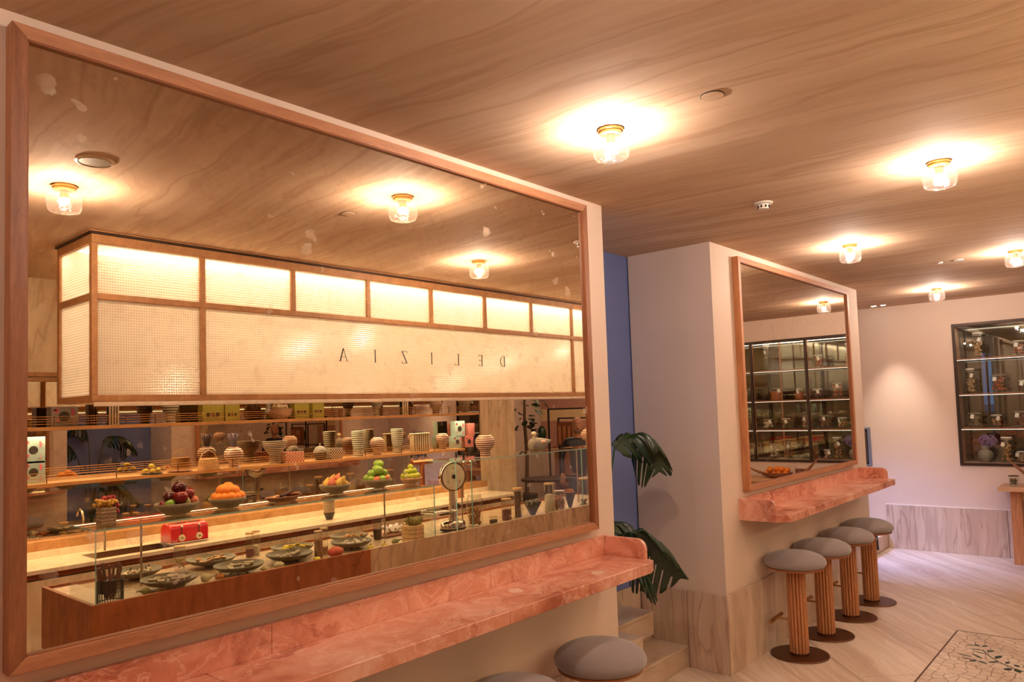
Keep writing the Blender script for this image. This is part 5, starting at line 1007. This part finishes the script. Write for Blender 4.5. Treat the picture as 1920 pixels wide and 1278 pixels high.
# ------------------------------------------------------------------ lounge behind the counter: tree, shelf frame, sofas, person
t = thing('fig_tree', 'fig tree with round leaves behind the taller glass case', 'tree', (9.05, -3.62, 0)); obj('trunk', B().tube([(0, 0, .25), (.03, .01, .9), (-.02, .02, 1.4), (.02, 0, 1.8), (0, 0, 2.2)], [.035, .03, .026, .02, .01], 9), 'bark', t)
obj('pot', B().lathe([(0, 0), (.14, 0), (.18, .3), (.16, .3), (0, .27)], 20), 'darkclay', t); src = None
r_ = random.Random(12)
for k in range(46):
    a = r_.uniform(0, 6.28); q = r_.uniform(.06, .34); z = r_.uniform(1.35, 2.35) if k > 8 else r_.uniform(1.25, 1.6); q = q if k > 8 else .09; s_ = r_.uniform(.8, 1.3)
    if src is None: src = obj('leaf', B().add([(0, 0, 0), (.03, .035, .006), (.08, .05, .0), (.12, .03, -.01), (.135, 0, -.02), (.12, -.03, -.01), (.08, -.05, 0), (.03, -.035, .006), (.07, 0, -.012)], [(0, 1, 8), (1, 2, 8), (2, 3, 8), (3, 4, 8), (4, 5, 8), (5, 6, 8), (6, 7, 8), (7, 0, 8)]), 'leaf', t); c = src
    else: c = src.copy(); C.objects.link(c); c.parent = t
    c.location = (q*math.cos(a), q*math.sin(a), z); c.rotation_euler = (r_.uniform(-.6, .6), r_.uniform(-.4, .8), a); c.scale = (s_,)*3
def blackframe(label, x, y, w_, z0, z1, nz):
    t = thing('metal_shelf_frame', label, 'shelf', (x, y, 0)); k = .022
    for dy in (0, w_/2, w_): obj('upright', B().box(0, k, dy-k/2, dy+k/2, z0, z1), 'black', t)
    for i in range(nz): z = z0+(z1-z0)*(i+.0)/(nz-1) if nz > 1 else z1; obj('cross_bar', B().box(0, k, 0, w_, z-k/2, z+k/2), 'black', t)
    return t
blackframe('tall black metal open frame behind the person', 9.0643, -3.15, 1.5, 0, 1.6205, 2)
t = blackframe('low black metal frame with wooden pegs left of the person', 9.1166, -3.0, 1.2, .6, 1.4759, 3)
obj('wood_panel', B().box(-.01, .03, -.02, .42, 1.05, 1.42), 'wicker', t); 
for k in range(4): obj('peg', B().box(-.03, -.01, .02+.09*k, .06+.09*k, 1.08, 1.36), 'oak', t)
t = thing('potted_cactus', 'dark green cactus in a pot left of the black frame', 'plant', (10.15, -4.1598, 0)); obj('cactus_body', B().lathe([(0, 1.08), (.05, 1.09), (.075, 1.17), (.07, 1.26), (.03, 1.33), (0, 1.34)], 18, rib=(12, .12)), 'leaf', t, ang=60); obj('pot', B().lathe([(0, .96), (.04, .96), (.065, 1.09), (.05, 1.09), (0, 1.07)], 18), 'greyclay', t)
t = thing('sideboard', 'dark walnut sideboard behind the person, below the black frames', 'sideboard', (10.75, -3.1, 0)); obj('carcass', B().box(-.2, .2, -1.1, 1.1, .10, .93), 'leather', t, bev=.004); obj('top_board', B().box(-.22, .21, -1.12, 1.12, .93, .96), 'darkoak', t, bev=.003)
for k_ in range(4): d_ = obj('door', B().box(-.222, -.2, -1.09+.55*k_, -.56+.55*k_, .12, .91), 'darkoak', t, bev=.002); obj('handle', B().cyl(.006, .45, .6, 8, (-.23, -.60+.55*k_, 0)), 'brass', d_)
def sofa(label, x, y, L_, rz):
    t = thing('leather_sofa', label, 'sofa', (x, y, 0), rz); obj('seat_base', B().box(-.35, .35, -L_/2, L_/2, .08, .30), 'leather', t, bev=.03); obj('backrest', B().box(.25, .40, -L_/2, L_/2, .30, .72), 'leather', t, bev=.04)
    n = int(L_/.6)
    for k in range(n): a = -L_/2+L_*k/n; obj('seat_cushion', B().box(-.36, .24, a+.01, a+L_/n-.01, .30, .44), 'leather', t, bev=.04); obj('back_cushion', B().box(.13, .26, a+.02, a+L_/n-.02, .44, .80), 'leather', t, bev=.04)
    for s_ in (-1, 1): obj('armrest', B().box(-.35, .35, s_*L_/2-.06, s_*L_/2+.06, .08, .56), 'leather', t, bev=.03)
    for a in (-.3, .3):
        for c_ in (-L_/2+.08, L_/2-.08): obj('leg', B().box(a-.02, a+.02, c_-.02, c_+.02, 0, .08), 'black', t)
sofa('brown leather sofa facing the counter in the lounge', 9.75, -2.6, 1.3, 0)
t = thing('lounge_table', 'dark low table with white cups in the lounge', 'table', (8.45, -2.75, 0)); obj('table_top', B().cyl(.36, .60, .63, 28), 'darkframe', t); obj('pedestal', B().lathe([(0, 0), (.2, 0), (.2, .02), (.03, .04), (.03, .60), (0, .60)], 18), 'black', t)
# person
px_, py_ = 7.974, -1.80
man = thing('person', 'bald man in a dark long sleeved top and jeans standing behind the counter', 'person', (px_, py_, 0), R_(54))
def skin_fig(name, joints, edges, mat_, parent, lvl=2):
    me = bpy.data.meshes.new(name); me.from_pydata([j[0] for j in joints], edges, []); o = bpy.data.objects.new(name, me); C.objects.link(o); o.parent = parent; me.materials.append(M[mat_])
    m = o.modifiers.new('skin', 'SKIN'); m.use_smooth_shade = True; me.skin_vertices[0].data[0].use_root = True
    for v, j in zip(me.skin_vertices[0].data, joints): v.radius = j[1] if hasattr(j[1], '__len__') else (j[1], j[1])
    o.modifiers.new('sub', 'SUBSURF').render_levels = lvl; o.modifiers['sub'].levels = lvl; return o
k = 1.51/1.75   # drafted height of a 1.72 m man
def sk(*a): return [((p[0]*k, p[1]*k, p[2]*k), (r[0]*k, r[1]*k) if hasattr(r, '__len__') else r*k) for p, r in a]
# local frame: +y is where he faces, x to his left
TS = sk(((0, 0, .86), (.155, .115)), ((0, 0, 1.08), (.14, .10)), ((0, .01, 1.25), (.165, .115)), ((0, 0, 1.37), (.12, .095)), ((0, 0, 1.455), (.07, .065)), ((.165, 0, 1.375), .062), ((.24, -.01, 1.24), .055), ((.27, .02, 1.08), .045), ((.26, .12, .90), .036), ((-.165, 0, 1.375), .062), ((-.24, -.01, 1.24), .055), ((-.27, .02, 1.08), .045), ((-.25, .13, .90), .036))
body = skin_fig('dark_top', TS, [(0, 1), (1, 2), (2, 3), (3, 4), (3, 5), (5, 6), (6, 7), (7, 8), (3, 9), (9, 10), (10, 11), (11, 12)], 'navy', man)
LG = sk(((0, 0, .92), (.145, .108)), ((.095, 0, .78), .085), ((.10, .01, .48), .062), ((.10, 0, .08), .045), ((-.095, 0, .78), .085), ((-.10, .01, .50), .062), ((-.10, 0, .10), .045))
skin_fig('jeans', LG, [(0, 1), (1, 2), (2, 3), (0, 4), (4, 5), (5, 6)], 'jeans', man)
for s_ in (-1, 1): obj('shoe', B().sph((s_*.10*k, .06*k, .04*k), (.045*k, .13*k, .045*k), 14, 8), 'black', man, ang=80)
obj('neck', B().lathe([(0, 1.42*k), (.060*k, 1.43*k), (.054*k, 1.50*k), (.056*k, 1.56*k), (0, 1.57*k)], 18), 'skin', man, ang=80)
hb = B(); hp = [(.0, .000), (.040, .006), (.062, .035), (.072, .075), (.078, .115), (.080, .150), (.078, .185), (.066, .215), (.042, .236), (0, .245)]
vs = []; n = 24
for r, z in hp:
    for q in range(n):
        a = 2*math.pi*q/n; sy = 1.22; x = r*math.cos(a); y = r*sy*math.sin(a)
        f = max(0, math.sin(a)); 
        if z < .08: y += f*.018*(1-z/.08)          # chin
        if .09 < z < .12: y -= f*.004
        if .115 < z < .17: y -= .012*f*(1 if abs(abs(math.cos(a))-.4) < .25 else 0)   # eye sockets
        vs.append((x*k, (y+.01)*k, (z+1.50)*k))
hb.add(vs, [(i*n+q, i*n+(q+1) % n, (i+1)*n+(q+1) % n, (i+1)*n+q) for i in range(len(hp)-1) for q in range(n)])
head = obj('head', hb, 'skin', man, ang=80, sub=1); HZ = 1.50
obj('nose', B().lathe([(.001, 0), (.016, .002), (.013, .020), (.008, .045), (.001, .05)], 10, c=(0, 0, 0)), 'skin', head, (0, .098*k, (HZ+.088)*k), (R_(-8), 0, 0), ang=80)
for s_ in (-1, 1):
    ey = obj('eye', B().sph((s_*.030*k, .088*k, (HZ+.135)*k), (.013*k, .010*k, .008*k), 10, 8), 'cloth', head); obj('ear', B().sph((s_*.081*k, .0, (HZ+.115)*k), (.010*k, .018*k, .030*k), 10, 8), 'skin', head, ang=80)
    obj('iris', B().sph((s_*.030*k, .0975*k, (HZ+.135)*k), (.006*k, .003*k, .006*k), 8, 6), 'darkclay', head); obj('eyebrow', B().tube([(s_*.015*k, .103*k, (HZ+.152)*k), (s_*.032*k, .100*k, (HZ+.157)*k), (s_*.048*k, .086*k, (HZ+.151)*k)], .0042, 6), 'hair', head)
obj('mouth', B().sph((0, .094*k, (HZ+.060)*k), (.022*k, .008*k, .006*k), 12, 6), 'lip', head); obj('moustache', B().tube([(-.026*k, .090*k, (HZ+.066)*k), (0, .102*k, (HZ+.074)*k), (.026*k, .090*k, (HZ+.066)*k)], .006, 6), 'hair', head)
bb = B(); vs = []; 
for i, (r, z) in enumerate([(.036, -.001), (.064, .022), (.0745, .050), (.0785, .078)]):
    for q in range(13):
        a = math.pi*q/12; vs.append((r*1.02*math.cos(a)*k, (r*1.22*math.sin(a)+.01+.019*max(0, math.sin(a))*(1-z/.08))*k, (z+HZ)*k))
bb.add(vs, [(i*13+q, i*13+q+1, (i+1)*13+q+1, (i+1)*13+q) for i in range(2) for q in range(12)]); obj('stubble_beard', bb, 'hair', head, ang=80)
for s_ in (-1, 1):
    hw = Vector((s_*.255*k, .135*k, .885*k))
    hnd = skin_fig('hand', [((hw.x, hw.y, hw.z+.03), .028*k), ((hw.x, hw.y+.02, hw.z-.01), (.036*k, .018*k)), ((hw.x, hw.y+.035, hw.z-.05), (.038*k, .016*k))], [(0, 1), (1, 2)], 'skin', man, 1)
    for f_ in range(4):
        q = (f_-1.5)*.019*k; ln = (.068, .078, .074, .058)[f_]*k
        skin_fig('finger', [((hw.x+q, hw.y+.032, hw.z-.048), .0085), ((hw.x+q*1.1, hw.y+.046, hw.z-.048-ln*.45), .0078), ((hw.x+q*1.1, hw.y+.040, hw.z-.048-ln*.8), .007), ((hw.x+q*1.1, hw.y+.028, hw.z-.048-ln), .006)], [(0, 1), (1, 2), (2, 3)], 'skin', hnd, 1)
    skin_fig('thumb', [((hw.x-s_*.028*k, hw.y+.01, hw.z), .011), ((hw.x-s_*.045*k, hw.y+.03, hw.z-.03), .0095), ((hw.x-s_*.040*k, hw.y+.045, hw.z-.052), .008)], [(0, 1), (1, 2)], 'skin', hnd, 1)

# ------------------------------------------------------------------ scale the drafted room to metres
for o in list(C.objects):
    if o.parent is None and o is not co:
        o.location = o.location*U
        if o.type != 'LIGHT': o.scale = o.scale*U
